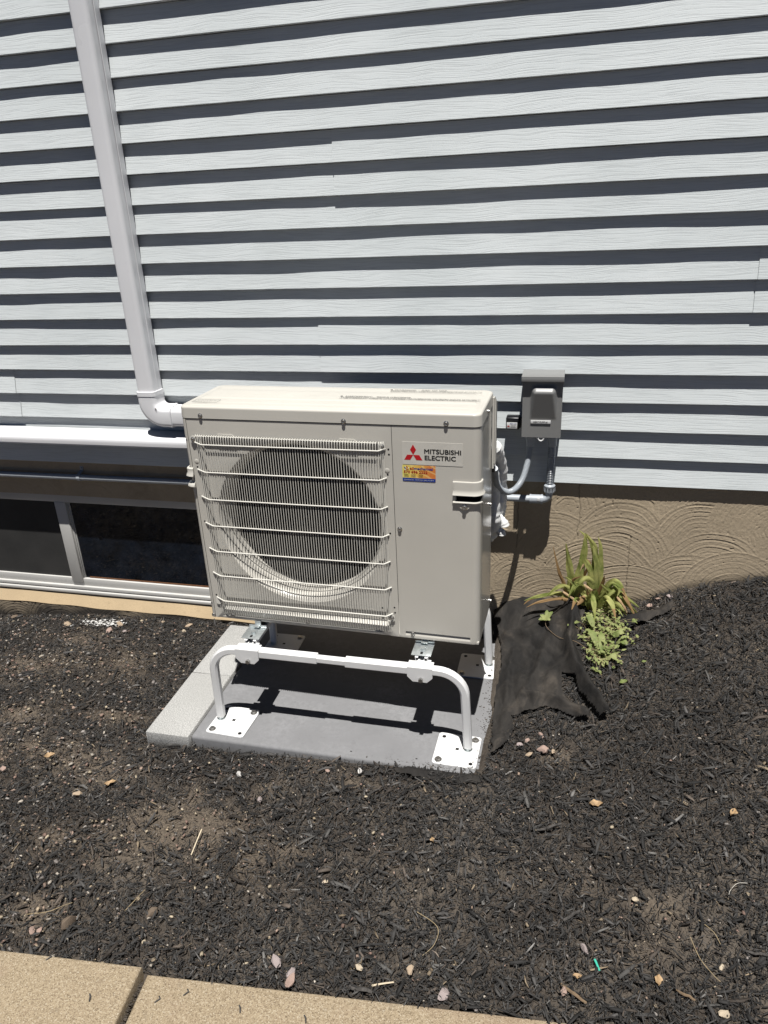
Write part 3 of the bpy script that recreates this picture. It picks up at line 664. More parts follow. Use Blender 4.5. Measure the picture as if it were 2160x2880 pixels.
for cx, cy, lx, ly, rz in ((.086, -.108, .036, -.1, -2.5), (.889, -.110, .924, -.1, -1), (.897, .376, .940, .392, 0), (.088, .390, .046, .392, 1)):
    bm = bmesh.new(); hw, hh = .072, .076
    Mx = Matrix.Translation((cx, cy, 0)) @ Matrix.Rotation(rad(rz), 4, 'Z')
    prism(bm, rrect(-hw, hw, -hh, hh, .011), lambda p, t: Mx @ Vector((p[0], p[1], t)), -.3592, -.3545)
    pl = obj('foot_plate', bm, 'white_steel', st)
    bm2 = bmesh.new()
    for k, (sx, sy) in enumerate(((1, 1), (-1, -1), (1, -1), (-1, 1))):
        p = Mx @ Vector((sx*(hw-.019), sy*(hh-.019), -.3545))
        bm = bmesh.new()
        if k < 2: hexbolt(bm, p, (0, 0, 1), .0085, .006); obj('anchor_bolt', bm, 'screw', pl)
        else: cyl(bm, p+Vector((0, 0, -.0002)), p+Vector((0, 0, .0006)), .0068, n=14); obj('bolt_hole', bm, 'hole', pl)
    p = Mx @ Vector((.0, .004, -.3545)); box(bm2, p.x-.0055, p.x+.0055, p.y-.005, p.y+.005, -.3548, -.3539)
    obj('square_hole', bm2, 'hole', pl)
    bm = bmesh.new(); cyl(bm, (lx, ly, -.3545), (lx, ly, -.3520), .0155, n=20); cyl(bm, (lx, ly, -.352), (lx, ly, -.3440), .0125, n=6); cyl(bm, (lx, ly, -.3440), (lx, ly, -.33), .007, n=10); obj('leveling_nut', bm, 'zinc', pl)

# ================================================================== HEAT PUMP
hp = empty('heat_pump', (0, 0, 0), 'beige outdoor heat pump unit standing on the white tubular stand', 'heat pump', rz=-.0244)
W_, H_, D_, ZL = .95, .769, .28, .7286
FC, FR = (.362, .376), .286
def solid(o, t=.0012, off=-1):
    m = o.modifiers.new('sheet', 'SOLIDIFY'); m.thickness = t; m.offset = off; return weigh(o)
def weigh(o):
    m = o.modifiers.new('weighted', 'WEIGHTED_NORMAL'); m.keep_sharp = True; m.weight = 90; return o
# front fan panel with the bell mouth
bm = bmesh.new(); RD = .013
RECTS = [((.068, .646, .052, .6635), RD), ((.0655, .6485, .0495, .6655), RD-.0015), ((.0535, .6575, .0405, .6690), .0), ((.0195, .6868, .004, ZL-.003), 0.)]
angs = sorted([2*math.pi*i/112 for i in range(112)]+[math.atan2(z-FC[1], x-FC[0]) % (2*math.pi) for q, _ in RECTS for x in q[:2] for z in q[2:]])
rows = []
for a in angs:
    c, s_ = math.cos(a), math.sin(a); row = []
    for r, y in ((FR-.0245, .085), (FR-.024, .050), (FR-.022, .034), (FR-.0185, .021), (FR-.0135, .012), (FR-.008, .006), (FR-.0055, .0045), (FR-.004, .001), (FR, 0)): row.append(bm.verts.new((FC[0]+c*r, RD+y, FC[1]+s_*r)))
    for (x0, x1, z0, z1), y in RECTS:
        ts = []
        if c > 1e-9: ts.append((x1-FC[0])/c)
        if c < -1e-9: ts.append((x0-FC[0])/c)
        if s_ > 1e-9: ts.append((z1-FC[1])/s_)
        if s_ < -1e-9: ts.append((z0-FC[1])/s_)
        t = min(ts); x, z = FC[0]+c*t, FC[1]+s_*t
        if z0 == .004 and abs(z-z0) < 1e-6 and .055 < x < .655: y = .013
        row.append(bm.verts.new((x, y, z)))
    rows.append(row)
n = len(angs)
for i in range(n):
    j = (i+1) % n
    for k in range(len(rows[0])-1): bm.faces.new((rows[i][k], rows[j][k], rows[j][k+1], rows[i][k+1]))
solid(obj('fan_panel', bm, 'beige', hp))
def plan_panel(name, plan, zs, mat, skip=None):
    """sheet following plan points (x, y), rows at zs; skip(i, k) leaves a cell open"""
    bm = bmesh.new(); V = [[bm.verts.new((p[0], p[1], z)) for p in plan] for z in zs]
    for k in range(len(zs)-1):
        for i in range(len(plan)-1):
            if skip and skip(.5*(plan[i][0]+plan[i+1][0]), .5*(plan[i][1]+plan[i+1][1]), .5*(zs[k]+zs[k+1])): continue
            bm.faces.new((V[k][i], V[k][i+1], V[k+1][i+1], V[k+1][i]))
    return solid(obj(name, bm, mat, hp, 50))
R = .022
cor = [(.95-R+R*math.sin(rad(a)), R-R*math.cos(rad(a))) for a in range(0, 91, 10)]
plan = [(.6885, 0), (.708, 0), (.80, 0), (.878, 0), (.921, 0)]+cor+[(.95, .045), (.95, .075), (.95, .17)]
svc = plan_panel('service_panel', plan, [.004, .0135, .0285, .30, .4985, .520, .60, ZL-.003], 'beige',
           lambda x, y, z: (.708 < x < .921 and .0135 < z < .0285) or (x > .878 and y < .045 and .4985 < z < .520))
plan_panel('side_panel', [(.9505, .048), (.9505, .17), (.9505, .258)], [.006, .4, ZL-.003], 'side')
bm = bmesh.new(); V = [bm.verts.new(p) for p in ((.706, .0075, .0290), (.923, .0075, .0290), (.923, .0004, .0128), (.706, .0004, .0128))]; bm.faces.new(V); obj('embossed_groove', bm, 'beige', svc, 0)
cl_ = [(.004+.014-.014*math.sin(rad(a)), .014-.014*math.cos(rad(a))) for a in range(0, 91, 15)]
lp = plan_panel('corner_panel', [(.0183, 0)]+cl_+[(.004, .08), (.004, .258)], [.004, .35, .5015, .524, ZL-.003], 'beige')
bm = bmesh.new()   # inner case: base pan, partition, back
box(bm, .006, .948, .004, .262, .002, .012, .001); box(bm, .692, .694, .004, .255, .012, ZL-.002); box(bm, .006, .948, .256, .2605, .012, ZL-.002)
obj('base_pan', bm, 'beige', hp)
bm = bmesh.new(); box(bm, .008, .690, .205, .25, .014, ZL-.004); box(bm, .02, .024, .09, .20, .014, ZL-.004); box(bm, .86, .945, .030, .034, .48, .54); obj('coil_shade', bm, 'coil_shade', hp)  # near-black colour puts the casing's shade on fins and handle slot backing
# bell housing behind the opening is coloured black for the shade inside
bm = bmesh.new(); lathe(bm, [(FR-.0235, .100), (FR-.01, .115), (FR-.01, .205)], lambda x, y, h: (FC[0]+x, h, FC[1]+y), 48); obj('shroud', bm, 'dark', hp)
fan = bmesh.new(); lathe(fan, [(.002, .086), (.045, .088), (.058, .098), (.062, .14)], lambda x, y, h: (FC[0]+x, h, FC[1]+y), 36, False); cyl(fan, (FC[0], .080, FC[1]), (FC[0], .090, FC[1]), .009, n=6)
fan = obj('fan', fan, 'fan', hp)
for b in range(3):
    bm = bmesh.new(); g = []
    for i in range(9):
        r = .055+.2*i/8; row = []
        for j in range(7):
            a = rad(120*b+25+(-34-10*i/8+(72+14*i/8)*j/6)-18*i/8); row.append(bm.verts.new((FC[0]+r*math.cos(a), .095+.055*j/6+.008*math.sin(j), FC[1]+r*math.sin(a))))
        g.append(row)
    for i in range(8):
        for j in range(6): bm.faces.new((g[i][j], g[i+1][j], g[i+1][j+1], g[i][j+1]))
    solid(obj('fan_blade', bm, 'fan', fan), .003)
# lid
bm = bmesh.new()
def rr3(x0, x1, y0, y1, r, z): return [bm.verts.new((p[0], p[1], z)) for p in rrect(x0, x1, y0, y1, r, 6)]
LX0, LX1, LY0, LY1 = -.0015, .9520, -.0022, .284
rings = [rr3(LX0+.002, LX1-.002, LY0+.002, LY1-.002, .022, ZL+.0005), rr3(LX0, LX1, LY0, LY1, .024, ZL), rr3(LX0+.0008, LX1-.0008, LY0+.0008, LY1-.0008, .024, H_-.010)]
for k in range(1, 7):
    a = rad(15*k); d = .008*(1-math.cos(a)); rings.append(rr3(LX0+.0008+d, LX1-.0008-d, LY0+.0008+d, LY1-.0008-d, .024, H_-.010+.0078*math.sin(a)))
for a, b in zip(rings, rings[1:]):
    m = len(a)
    for i in range(m): bm.faces.new((a[i], a[(i+1) % m], b[(i+1) % m], b[i]))
bm.faces.new(rings[-1])
# pressed relief on top
xs = np.r_[np.linspace(.018, .05, 9), np.linspace(.06, .89, 24), np.linspace(.90, .934, 9)]; ys = np.linspace(.012, .268, 65); G = []
def sst(a, b, x): t = min(1, max(0, (x-a)/(b-a))); return t*t*(3-2*t)
for y in ys:
    row = []
    for x in xs:
        ex = sst(.018, .040, x)*(1-sst(.912, .934, x)); ey = sst(.012, .020, y)*(1-sst(.258, .268, y))
        band = .55*sst(.046, .054, y)+.9*sst(.094, .101, y)*(1-sst(.196, .203, y))-.25*sst(.147, .150, y)*(1-sst(.152, .155, y))+.5*sst(.228, .236, y)
        row.append(bm.verts.new((x, y, H_-.0024+.0048*ex*ey*(.36+.42*band))))
    G.append(row)
for i in range(len(G)-1):
    for j in range(len(xs)-1): bm.faces.new((G[i][j], G[i][j+1], G[i+1][j+1], G[i+1][j]))
lid = weigh(obj('top_panel', bm, 'beige', hp, 40))
ZT = H_+.0040
TOP = (0, 0, 0)
bm = bmesh.new()
for a in ((.033, .118, .0275, .0281), (.033, .118, .0615, .0621), (.033, .0336, .0275, .0621), (.1174, .118, .0275, .0621)): box(bm, a[0], a[1], a[2], a[3], ZT-.0003, ZT+.0001)
wl = obj('warning_print', bm, 'inkgrey', hp, 0)
for j, s in enumerate(('Use only with the specified refrigerant', 'Manufactured for outdoor installation only', 'Service by qualified personnel', 'See instruction manual')):
    text('lettering', s, 'inkgrey', wl, (.037, .052-.007*j, ZT), TOP, .0034, (.076, .072, .060, .045)[j])
text('lettering', 'WARNING:    RISK OF FIRE', 'ink', wl, (.640, .2320, ZT), TOP, .0075, .17, .012)
text('lettering', 'FLAMMABLE REFRIGERANT USED. TO BE REPAIRED ONLY BY TRAINED SERVICE PERSONNEL. DO NOT PUNCTURE', 'inkgrey', wl, (.632, .2215, ZT), TOP, .0062, .290, .012)
text('lettering', 'REFRIGERANT TUBING. DISPOSE OF PROPERLY IN ACCORDANCE WITH FEDERAL OR LOCAL REGULATIONS.', 'inkgrey', wl, (.632, .2120, ZT), TOP, .0062, .272, .012)
text('lettering', 'AVERTISSEMENT:    RISQUE D\'INCENDIE', 'ink', wl, (.505, .1385, ZT), TOP, .0085, .21, .012)
text('lettering', 'LA MAINTENANCE DOIT ETRE EFFECTUEE UNIQUEMENT PAR UN PERSONNEL D\'ENTRETIEN QUALIFIE. NE PAS PERCER', 'inkgrey', wl, (.497, .1265, ZT), TOP, .0070, .434, .012)
text('lettering', 'LE TUBE DE REFRIGERANT. ELIMINER DE FACON APPROPRIEE CONFORMEMENT AUX REGLEMENTS FEDERAUX OU LOCAUX.', 'inkgrey', wl, (.495, .1150, ZT), TOP, .0070, .428, .012)
for x, y in ((.627, .2325), (.489, .1392)):
    bm = bmesh.new(); prism(bm, [(x, y), (x+.009, y), (x+.0045, y+.0085)], lambda p, t: (p[0], p[1], t), ZT-.0002, ZT+.0001); obj('emblem', bm, 'ink', wl, 0)
# screws
def screw_mesh():
    bm = bmesh.new(); lathe(bm, [(.0078, 0), (.0078, -.0012), (.0058, -.0016), (.0056, -.0048), (.0042, -.0058), (.0024, -.0054), (.0018, -.0040)], lambda x, y, h: (x, h, y), 14, True); return bm
scr = obj('screw', screw_mesh(), 'screw', hp); scr.location = (.073, LY0+.0005, .7375)
for (x, y, z) in ((.543, LY0+.0005, .7345), (.851, LY0+.0005, .7375), (.037, -.004, .660), (.658, -.004, .661), (.362, .0065, .0165), (.083, .0065, .0150), (.633, .0065, .0190), (.665, -.004, .076), (.702, -.0002, .395), (.0125, -.0002, .0125), (.732, .0015, .0205), (.904, -.0046, .483)):
    copy_obj(scr, hp, (x, y, z))
for (y, z) in ((.135, .738), (.205, .41), (.245, .03)): copy_obj(scr, hp, (.9515, y, z), (0, 0, rad(90)))
for x, z in ((.012, .655), (.6765, .652), (.6775, .636), (.030, .652), (.671, .572), (.036, .566), (.0325, .374), (.6705, .378), (.674, .113), (.675, .094), (.633, .107), (.034, .095), (.011, .060)):
    bm = bmesh.new(); cyl(bm, (x, -.0004, z), (x, .001, z), .0030, n=12); obj('screw_hole', bm, 'hole', hp)
for x in (.670, .036):
    bm = bmesh.new(); lathe(bm, [(.0085, -.0004), (.0065, -.0012), (.003, -.0016)], lambda a, b, h: (x+a, h, .585+b), 16, True); obj('pressed_dimple', bm, 'beige', hp)
for xa, xb in ((.118, .182), (.520, .580)):
    bm = bmesh.new(); prism(bm, [(xa, .6715), (xa+.006, .6795), (xb-.008, .6790), (xb, .6705)], lambda p, t: (p[0], t, p[1]), -.0018, .001); obj('guard_boss', bm, 'beige', hp)
# fan guard
YG = -.014; WR = .0012
bm = bmesh.new(); tube(bm, [(.046, -.0052, .6710), (.640, -.0052, .6710)], .0017, 8); gd = obj('fan_guard', bm, 'guard', hp)
bm = bmesh.new(); tube(bm, [(.066, -.0105, .0640), (.662, -.0105, .0670)], .0014, 6); obj('guard_bar', bm, 'guard', gd)
for x, z in ((.037, .660), (.658, .661), (.665, .076), (.042, .075)):
    bm = bmesh.new(); prism(bm, rrect(x-.0095, x+.0095, z-.014, z+.012, .008), lambda p, t: (p[0], t, p[1]), -.0050, -.0035); obj('guard_clip', bm, 'guard', gd)
wp = smooth_path([(0, -.0035, .6745), (0, -.0085, .6735), (0, -.0128, .6665), (0, YG, .652)], 3)[:-1]+[Vector((0, YG, .652)), Vector((0, YG, .37))]+smooth_path([(0, YG, .090), (0, -.0130, .072), (0, -.0100, .050), (0, -.0065, .034), (0, -.0045, .0225)], 3)
bm = bmesh.new(); tube(bm, wp, WR, 6, (1, 0, 0)); gw = obj('guard_wire', bm, 'guard', gd); N_W = 69
for i in range(N_W):
    x = .0705+(.6495-.0705)*i/(N_W-1)
    if i == 0: gw.location = (x, 0, 0)
    else: copy_obj(gw, gd, (x, random.uniform(-.0003, .0003), 0))
for x, k in ((.0625, .78), (.0545, .54), (.0465, .30), (.6545, .72), (.6585, .48), (.6625, .26)):
    o = copy_obj(gw, gd, (x, 0, 0)); o.scale = (1, k, 1)
for i, z in enumerate((.6470, .5545, .4605, .3665, .2730, .1805, .0830)):
    bm = bmesh.new(); dz = -.006 if i else -.004
    tube(bm, [(.036, -.001, z+.004), (.040, -.004, z+.004), (.0690, YG-.002, z), (.0735, YG-.0031, z), (.36, YG-.0031, z+.0015), (.6465, YG-.0031, z+.004), (.6505, YG-.002, z+.004), (.6645, -.004, z+.007), (.667, -.001, z+.007)], .0022, 8); obj('guard_bar', bm, 'guard', gd)
# handles
bm = bmesh.new()
def hood(path, prof):
    sweep(bm, prof, path, (0, 0, 1))
hp_path = [(.869, 0, .54), (.90, 0, .54), (.924, 0, .54)]+[(c[0]+.0, c[1], .54) for c in cor[1:]]+[(.95, .034, .54)]
up_prof = [(-.0005, .022), (.0035, .0215), (.0050, .019), (.0046, -.003), (.0062, -.012), (.0100, -.0170), (.0104, -.0192), (.0085, -.0200), (.004, -.016), (-.0005, -.014)]
hood(hp_path, up_prof)
lo_prof = [(-.0005, -.0400), (.0050, -.0400), (.0078, -.0420), (.0080, -.0440), (.005, -.0465), (-.0005, -.0475)]
hood(hp_path[:-3], lo_prof)
box(bm, .8690, .8765, -.0050, 0, .4935, .5610, .002)
prism(bm, [(.878, .492), (.930, .492), (.909, .4720), (.899, .4720)], lambda p, t: (p[0], t, p[1]), -.0040, 0)
h1 = weigh(obj('handle', bm, 'beige', hp, 40))
bm = bmesh.new(); lathe(bm, [(.0095, -.0038), (.0095, -.0048), (.0075, -.0052)], lambda a, b, h: (.904+a, h, .483+b), 18, True); obj('screw_recess', bm, 'screw', h1)
bm = bmesh.new()
pl_ = [(.0215, -.001, .53), (.012, -.0015, .53), (.004, .002, .53), (.0, .010, .53), (.0, .05, .53)]
sweep(bm, [(-a, b) for a, b in [(-.0005, .033), (.004, .0325), (.0075, .030), (.0070, .016), (.0120, .009), (.0130, .006), (.009, .0055), (-.0005, .009)]], pl_, (0, 0, 1))
sweep(bm, [(-a, b) for a, b in [(-.0005, -.016), (.004, -.017), (.012, -.026), (.0125, -.030), (.006, -.034), (-.0005, -.034)]], pl_, (0, 0, 1))
obj('handle', bm, 'beige', hp, 40)
bm = bmesh.new(); box(bm, -.0005, .0035, .012, .06, .515, .537); obj('pocket_shade', bm, 'dark', hp, 0)  # dark block, its colour standing for the shade in the hand hold
# valve cover standing off the right side at the back
bm = bmesh.new(); prism(bm, [(.262, .752), (.296, .730), (.2965, .528), (.288, .520), (.240, .520), (.240, .752)], lambda p, t: (t, p[0], p[1]), .9525, .958); 
prism(bm, [(.2605, .745), (.290, .724), (.290, .535), (.2605, .530)], lambda p, t: (t, p[0], p[1]), .9575, .961)
vc = obj('valve_cover', bm, 'beige', hp)
bm = bmesh.new(); box(bm, .950, .9595, .264, .272, .498, .520, .002); obj('rubber_bushing', bm, 'black', hp)
bm = bmesh.new(); tube(bm, [(.9555, .2615, .515), (.9555, .2615, .075), (.9535, .246, .045)], .0017, 6); obj('edge_trim', bm, 'beige', hp)
# badge
bm = bmesh.new(); prism(bm, rrect(.7185, .8985, .6085, .6785, .002, 2), lambda p, t: (p[0], t, p[1]), -.0008, -.0001); bd = obj('badge', bm, 'plate', hp, 0)
def dia(bm, c, a, b, y=-.0012):   # rhombus from the centre along a and b
    c = Vector(c); a = Vector(a); b = Vector(b)
    prism(bm, [c, c+a, c+a+b, c+b], lambda p, t: (p[0], t, p[1]), y, -.0007)
bm = bmesh.new(); c0 = (.7515, .6386); L = .0180
v1 = Vector((-math.sin(rad(30)), math.cos(rad(30))))*L; v2 = Vector((math.sin(rad(30)), math.cos(rad(30))))*L; h_ = Vector((1, 0))*L
dia(bm, (c0[0], c0[1]+.0002), v1, v2); dia(bm, (c0[0]-.0003, c0[1]-.0002), -h_, -v2); dia(bm, (c0[0]+.0003, c0[1]-.0002), h_, -v1)
obj('emblem', bm, 'red', bd, 0)
text('lettering', 'MITSUBISHI', 'ink', bd, (.7855, -.0012, .6440), FRONT, .0140, .1075, .030)
text('lettering', 'ELECTRIC', 'ink', bd, (.7862, -.0012, .6245), FRONT, .0140, .0915, .030)
# contractor sticker
bm = bmesh.new(); prism(bm, rrect(.717, .8175, .5555, .6055, .0025, 3), lambda p, t: (p[0], t, p[1]), -.0008, -.0001); sk = obj('contractor_sticker', bm, 'sticker', hp, 0)
bm = bmesh.new(); prism(bm, [(.7172, .5660), (.7172, .558), (.7195, .5557), (.815, .5557), (.8173, .558), (.8173, .5660)], lambda p, t: (p[0], t, p[1]), -.0011, -.0007); obj('blue_band', bm, 'blue', sk, 0)
YS = -.0012
text('lettering', 'all', 'stred', sk, (.7405, YS, .5925), FRONT, .0080, .0115, .030)
text('lettering', 'mechanical', 'blue', sk, (.7532, YS, .5925), FRONT, .0080, .0565, .028)
text('lettering', '570 696 2222', 'stred', sk, (.7215, YS, .5812), FRONT, .0080, .0715, .028)
for cx, rows in ((.7225, ('Refrigeration', 'Heating', 'Electrical')), (.7440, ('Heat Pumps', 'Hot Water', 'Ductless')), (.7660, ('Plumbing', 'Air Quality', 'Generators'))):
    for j, s in enumerate(rows): text('lettering', s, 'ink', sk, (cx, YS, .5762-.0033*j), FRONT, .0020, .013, .012)
text('lettering', 'allmechanical.com', 'label', sk, (.7215, YS-.0002, .5595), FRONT, .0023, .030, .012)
text('lettering', '570 696 2222  Dallas, PA 18612', 'label', sk, (.7555, YS-.0002, .5595), FRONT, .0023, .056, .012)
for j in range(9):
    a = rad(40*j); r = .0035 if j % 2 else .006; bm = bmesh.new(); x, z = .7295+r*math.cos(a), .5965+r*math.sin(a)*.9
    prism(bm, [(x-.0017, z-.0012), (x+.0012, z-.0016), (x+.0017, z+.0012), (x-.0012, z+.0016)], lambda p, t: (p[0], t, p[1]), YS, -.0007); obj('emblem', bm, ('blue', 'stred', 'label')[0 if x < .7295 else 1] if j % 3 else 'label', sk, 0)

# insulated refrigerant lines behind the unit
il = empty('insulated_line_set', (0, 0, 0), 'white wrapped refrigerant lines bulging out behind the right side of the heat pump', 'pipes')
def lumpy(bm, pts, r, n=14, seed=0):
    P = smooth_path(pts, 7); rd = random.Random(seed); ph = rd.uniform(0, 6)
    tube(bm, P, r, n, (1, 0, 0), lambda u, i: 1+.07*math.sin(i*1.7+ph)+.05*math.sin(i*.61+ph*2)-(.0 if .04 < u < .96 else .3))
for k, (pts, r) in enumerate((([(.952, .33, .56), (.958, .36, .53), (.968, .40, .47), (.968, .42, .40), (.962, .425, .32), (.952, .43, .24), (.93, .45, .16)], .024),
                              ([(.93, .31, .50), (.945, .35, .46), (.950, .375, .38), (.950, .38, .30), (.955, .385, .26), (.93, .42, .20)], .023),
                              ([(.965, .43, .42), (.972, .44, .34), (.968, .445, .28), (.95, .46, .22), (.93, .47, .16)], .020),
                              ([(.94, .41, .30), (.965, .405, .265), (.984, .40, .250), (.988, .40, .238)], .017),
                              ([(.93, .42, .25), (.955, .41, .225), (.975, .405, .212), (.978, .405, .20)], .015))):
    bm = bmesh.new(); lumpy(bm, pts, r, 14, k); obj('wrapped_line', bm, 'insul', il, 60)

# ================================================================== MULCH, SOIL CRUMBS, STONES
def ok_ground(x, y):
    m = y > edge_y(x)-.004
    m &= ~((x > PAD[0]-.004) & (x < PAD[1]+.002) & (y > PAD[2]-.006) & (y < PAD[3]))
    m &= ~((x > PAVE[0]-.004) & (x < PAVE[1]+.01) & (y > PAVE[2]-.006) & (y < PAVE[3]))
    m &= y < .600
    f = inpoly(x, y, FAB) & ~inpoly(x, y, FABHOLE)
    m &= ~(f & (vnoise(x*20, y*20, 31) > np.where(y < .0, .42, .10)))
    m &= ~(inpoly(x, y, STRIP) & (vnoise(x*30, y*30, 33) > .25))
    return m
def scatter(n, seed, outer=.0):
    """points on the bed; outer = share kept of those beyond the part the photograph shows"""
    r = np.random.default_rng(seed)
    x = r.uniform(-2.7, 3.5, n); y = r.uniform(-1.25, .605, n)
    vis = (x > np.where(y > -.2, -.72-(y+.2)*1.22, -.72+(-.2-y)*.62)-.12) & (x < np.where(y > -.2, 1.95, 1.95+(y+.2)*.2)+.2)
    m = (vis | (r.uniform(0, 1, n) < outer)) & ok_ground(x, y); return x[m], y[m], r
def chips(n, seed, kind):
    x, y, r = scatter(n, seed, .55 if kind == 'chip' else .12); k = len(x); d = dirt(x, y)
    keep = r.uniform(0, 1, k) > d*(.93 if kind == 'chip' else .75); x, y, d = x[keep], y[keep], d[keep]; k = len(x)
    z = gz(x, y); e = .01
    nx_, ny_ = -(gz(x+e, y)-z)/e, -(gz(x, y+e)-z)/e
    if kind == 'chip':
        ln = np.clip(r.lognormal(math.log(.0132), .60, k), .0045, .058); wd = np.clip(ln*(.055+.22*r.uniform(0, 1, k)**1.6), .0012, .009); th = wd*r.uniform(.25, .6, k)
        lift = r.uniform(.0, .012, k); tilt = r.normal(0, .26, k)
    else:
        ln = np.clip(r.lognormal(math.log(.009), .5, k), .003, .03); wd = np.clip(ln*r.uniform(.08, .28, k), .0008, .004); th = wd*r.uniform(.3, .8, k)
        lift = r.uniform(-.001, .014, k); tilt = r.normal(0, .35, k)
    yaw = r.uniform(0, 2*np.pi, k)+.0
    ax = np.stack([np.cos(yaw)*np.cos(tilt), np.sin(yaw)*np.cos(tilt), np.sin(tilt)], -1)
    ax[:, 2] -= ax[:, 0]*nx_+ax[:, 1]*ny_; ax /= np.linalg.norm(ax, axis=1)[:, None]
    nr = np.stack([nx_+r.normal(0, .35, k), ny_+r.normal(0, .35, k), np.ones(k)], -1); nr -= ax*np.sum(nr*ax, 1)[:, None]; nr /= np.linalg.norm(nr, axis=1)[:, None]
    sd = np.cross(ax, nr); c = np.stack([x, y, z+lift+.004], -1)
    st_n = 3 if kind == 'chip' else 2; V = np.empty((k, st_n, 4, 3)); bend = r.normal(0, .05, k)*ln; bs = r.normal(0, .045, k)*ln
    for s in range(st_n):
        t = s/(st_n-1)*2-1; kk = np.where(abs(t) > .5, r.uniform(.25, .95, k), 1.)
        o = c+ax*(t*ln/2)[:, None]+nr*(bend*(1-t*t))[:, None]+sd*(bs*(1-t*t))[:, None]
        if abs(t) > .5: o = o+sd*(wd*r.normal(0, .18, k))[:, None]
        for q_, (a, b) in enumerate(((-1, -1), (1, -1), (1, 1), (-1, 1))):
            V[:, s, q_] = o+sd*(a*wd*kk/2)[:, None]+nr*(b*th*kk/2)[:, None]
    f = [(3, 2, 1, 0)] if kind == 'chip' else []
    for s in range(st_n-1):
        for q_ in (1, 2, 3): f.append((s*4+q_, s*4+(q_+1) % 4, s*4+4+(q_+1) % 4, s*4+4+q_))
    b = (st_n-1)*4
    if kind == 'chip': f.append((b, b+1, b+2, b+3))
    f = np.array(f)
    Q = (f[None]+np.arange(k)[:, None, None]*st_n*4).reshape(-1, 4)
    g = r.lognormal(0, .50, k)*.034; g = g*(1-.22*np.clip((x-.9)/1.0, 0, 1)*(.5+vnoise(x*3, y*3, 15))); col = np.stack([g*1.03, g*.98, g*.93], -1)
    br = r.uniform(0, 1, k); brown = (br < .10+.40*d); col[brown] = np.stack([g*1.7, g*1.38, g*1.12], -1)[brown]
    gy = br > .92; col[gy] = np.stack([g*2.4, g*2.3, g*2.15], -1)[gy]
    tan = br > .993; col[tan] = np.array([.25, .195, .13])*r.uniform(.5, 1.2, (tan.sum(), 1))
    col = np.repeat(col, st_n*4, 0)
    return V.reshape(-1, 3), Q, col
A = [chips(150000, 1, 'chip'), chips(285000, 2, 'fine')]
off = 0; VV, QQ, CC = [], [], []
for v, q, c in A: VV.append(v); QQ.append(q+off); CC.append(c); off += len(v)
me = arr_mesh('mulch', np.concatenate(VV), np.concatenate(QQ), np.concatenate(CC))
print('mulch quads', len(me.polygons))
tag(link_mesh('mulch', me, 'chip'), 'black shredded bark mulch covering the bed', kind='stuff')

def pebble_proto(seed, sub=2, flat_=.6, jag=.28):
    r = random.Random(seed); bm = bmesh.new(); bmesh.ops.create_icosphere(bm, subdivisions=sub, radius=1)
    pl = [(Vector((r.gauss(0, 1), r.gauss(0, 1), r.gauss(0, 1))).normalized(), r.uniform(.38, .85)) for _ in range(11)]
    for v in bm.verts:
        p = v.co.copy()
        for nrm, dd in pl:
            t = p.dot(nrm)
            if t > dd: p -= nrm*(t-dd)*.95
        p *= 1+r.uniform(-.09, .09); v.co = Vector((p.x*1.15, p.y, p.z*flat_))
    co = np.array([v.co[:] for v in bm.verts]); fc_ = np.array([[v.index for v in f.verts] for f in bm.faces]); bm.free(); return co, fc_
PR = [pebble_proto(s, 1) for s in range(8)]; PR2 = [pebble_proto(50+s, 2, random.uniform(.5, .8)) for s in range(8)]
PAL = np.array([(.34, .25, .19), (.40, .29, .23), (.45, .36, .25), (.50, .42, .30), (.28, .25, .23), (.36, .33, .30), (.30, .20, .16), (.56, .50, .42)])
def crumbs(n, seed, smin, smax, dens):
    x, y, r = scatter(n, seed, .3); d = dirt(x, y); keep = r.uniform(0, 1, len(x)) < dens*np.clip(1.5-.75*x, .4, 2.6)+(.9-dens)*d; x, y = x[keep], y[keep]; k = len(x); z = gz(x, y)
    VV, QQ, CC = [], [], []; off = 0
    for i in range(k):
        co, f = PR[i % 8]; s = smin*(smax/smin)**(r.random()**2.2)*(1.35 if x[i] < -.15 else 1); a = r.uniform(0, 6.28); ca, sa = math.cos(a), math.sin(a)
        p = co*s*np.array([1, r.uniform(.6, 1), r.uniform(.7, 1.1)]); p = np.stack([p[:, 0]*ca-p[:, 1]*sa, p[:, 0]*sa+p[:, 1]*ca, p[:, 2]], -1)+(x[i], y[i], z[i]+.009+s*.1)
        VV.append(p); QQ.append(f+off); off += len(co); CC.append(np.tile(PAL[r.integers(0, 8)]*r.uniform(.5, 1.0), (len(co), 1)))
    return np.concatenate(VV), np.concatenate(QQ), np.concatenate(CC)
def pad_dirt():
    r = np.random.default_rng(91); VV, QQ, CC = [], [], []; off = 0
    for i in range(620):
        if i < 480: x = .985-abs(r.normal(0, .022)); y = r.uniform(-.2, .55)
        else: x = .99-abs(r.normal(0, .16)); y = -.199+abs(r.normal(0, .012))
        z = -.3595; z += .005 if (.815 < x < .963 and (-.187 < y < -.034 or .30 < y < .452)) else 0
        co, f = PR[i % 8]; s = .0009+.0026*r.random()**2.5; VV.append(co*s*np.array([1.4, .8, .7])+(x, y, z+s*.3)); QQ.append(f+off); off += len(co)
        CC.append(np.tile(np.array([.05, .042, .034])*r.uniform(.4, 2.4), (len(co), 1)))
    return np.concatenate(VV), np.concatenate(QQ), np.concatenate(CC)
v, q, c = pad_dirt(); tag(link_mesh('soil_crumbs', arr_mesh('soil_crumbs', v, q, c), 'pebble'), 'dark soil crumbs spilled on the edges of the equipment pad', kind='stuff')
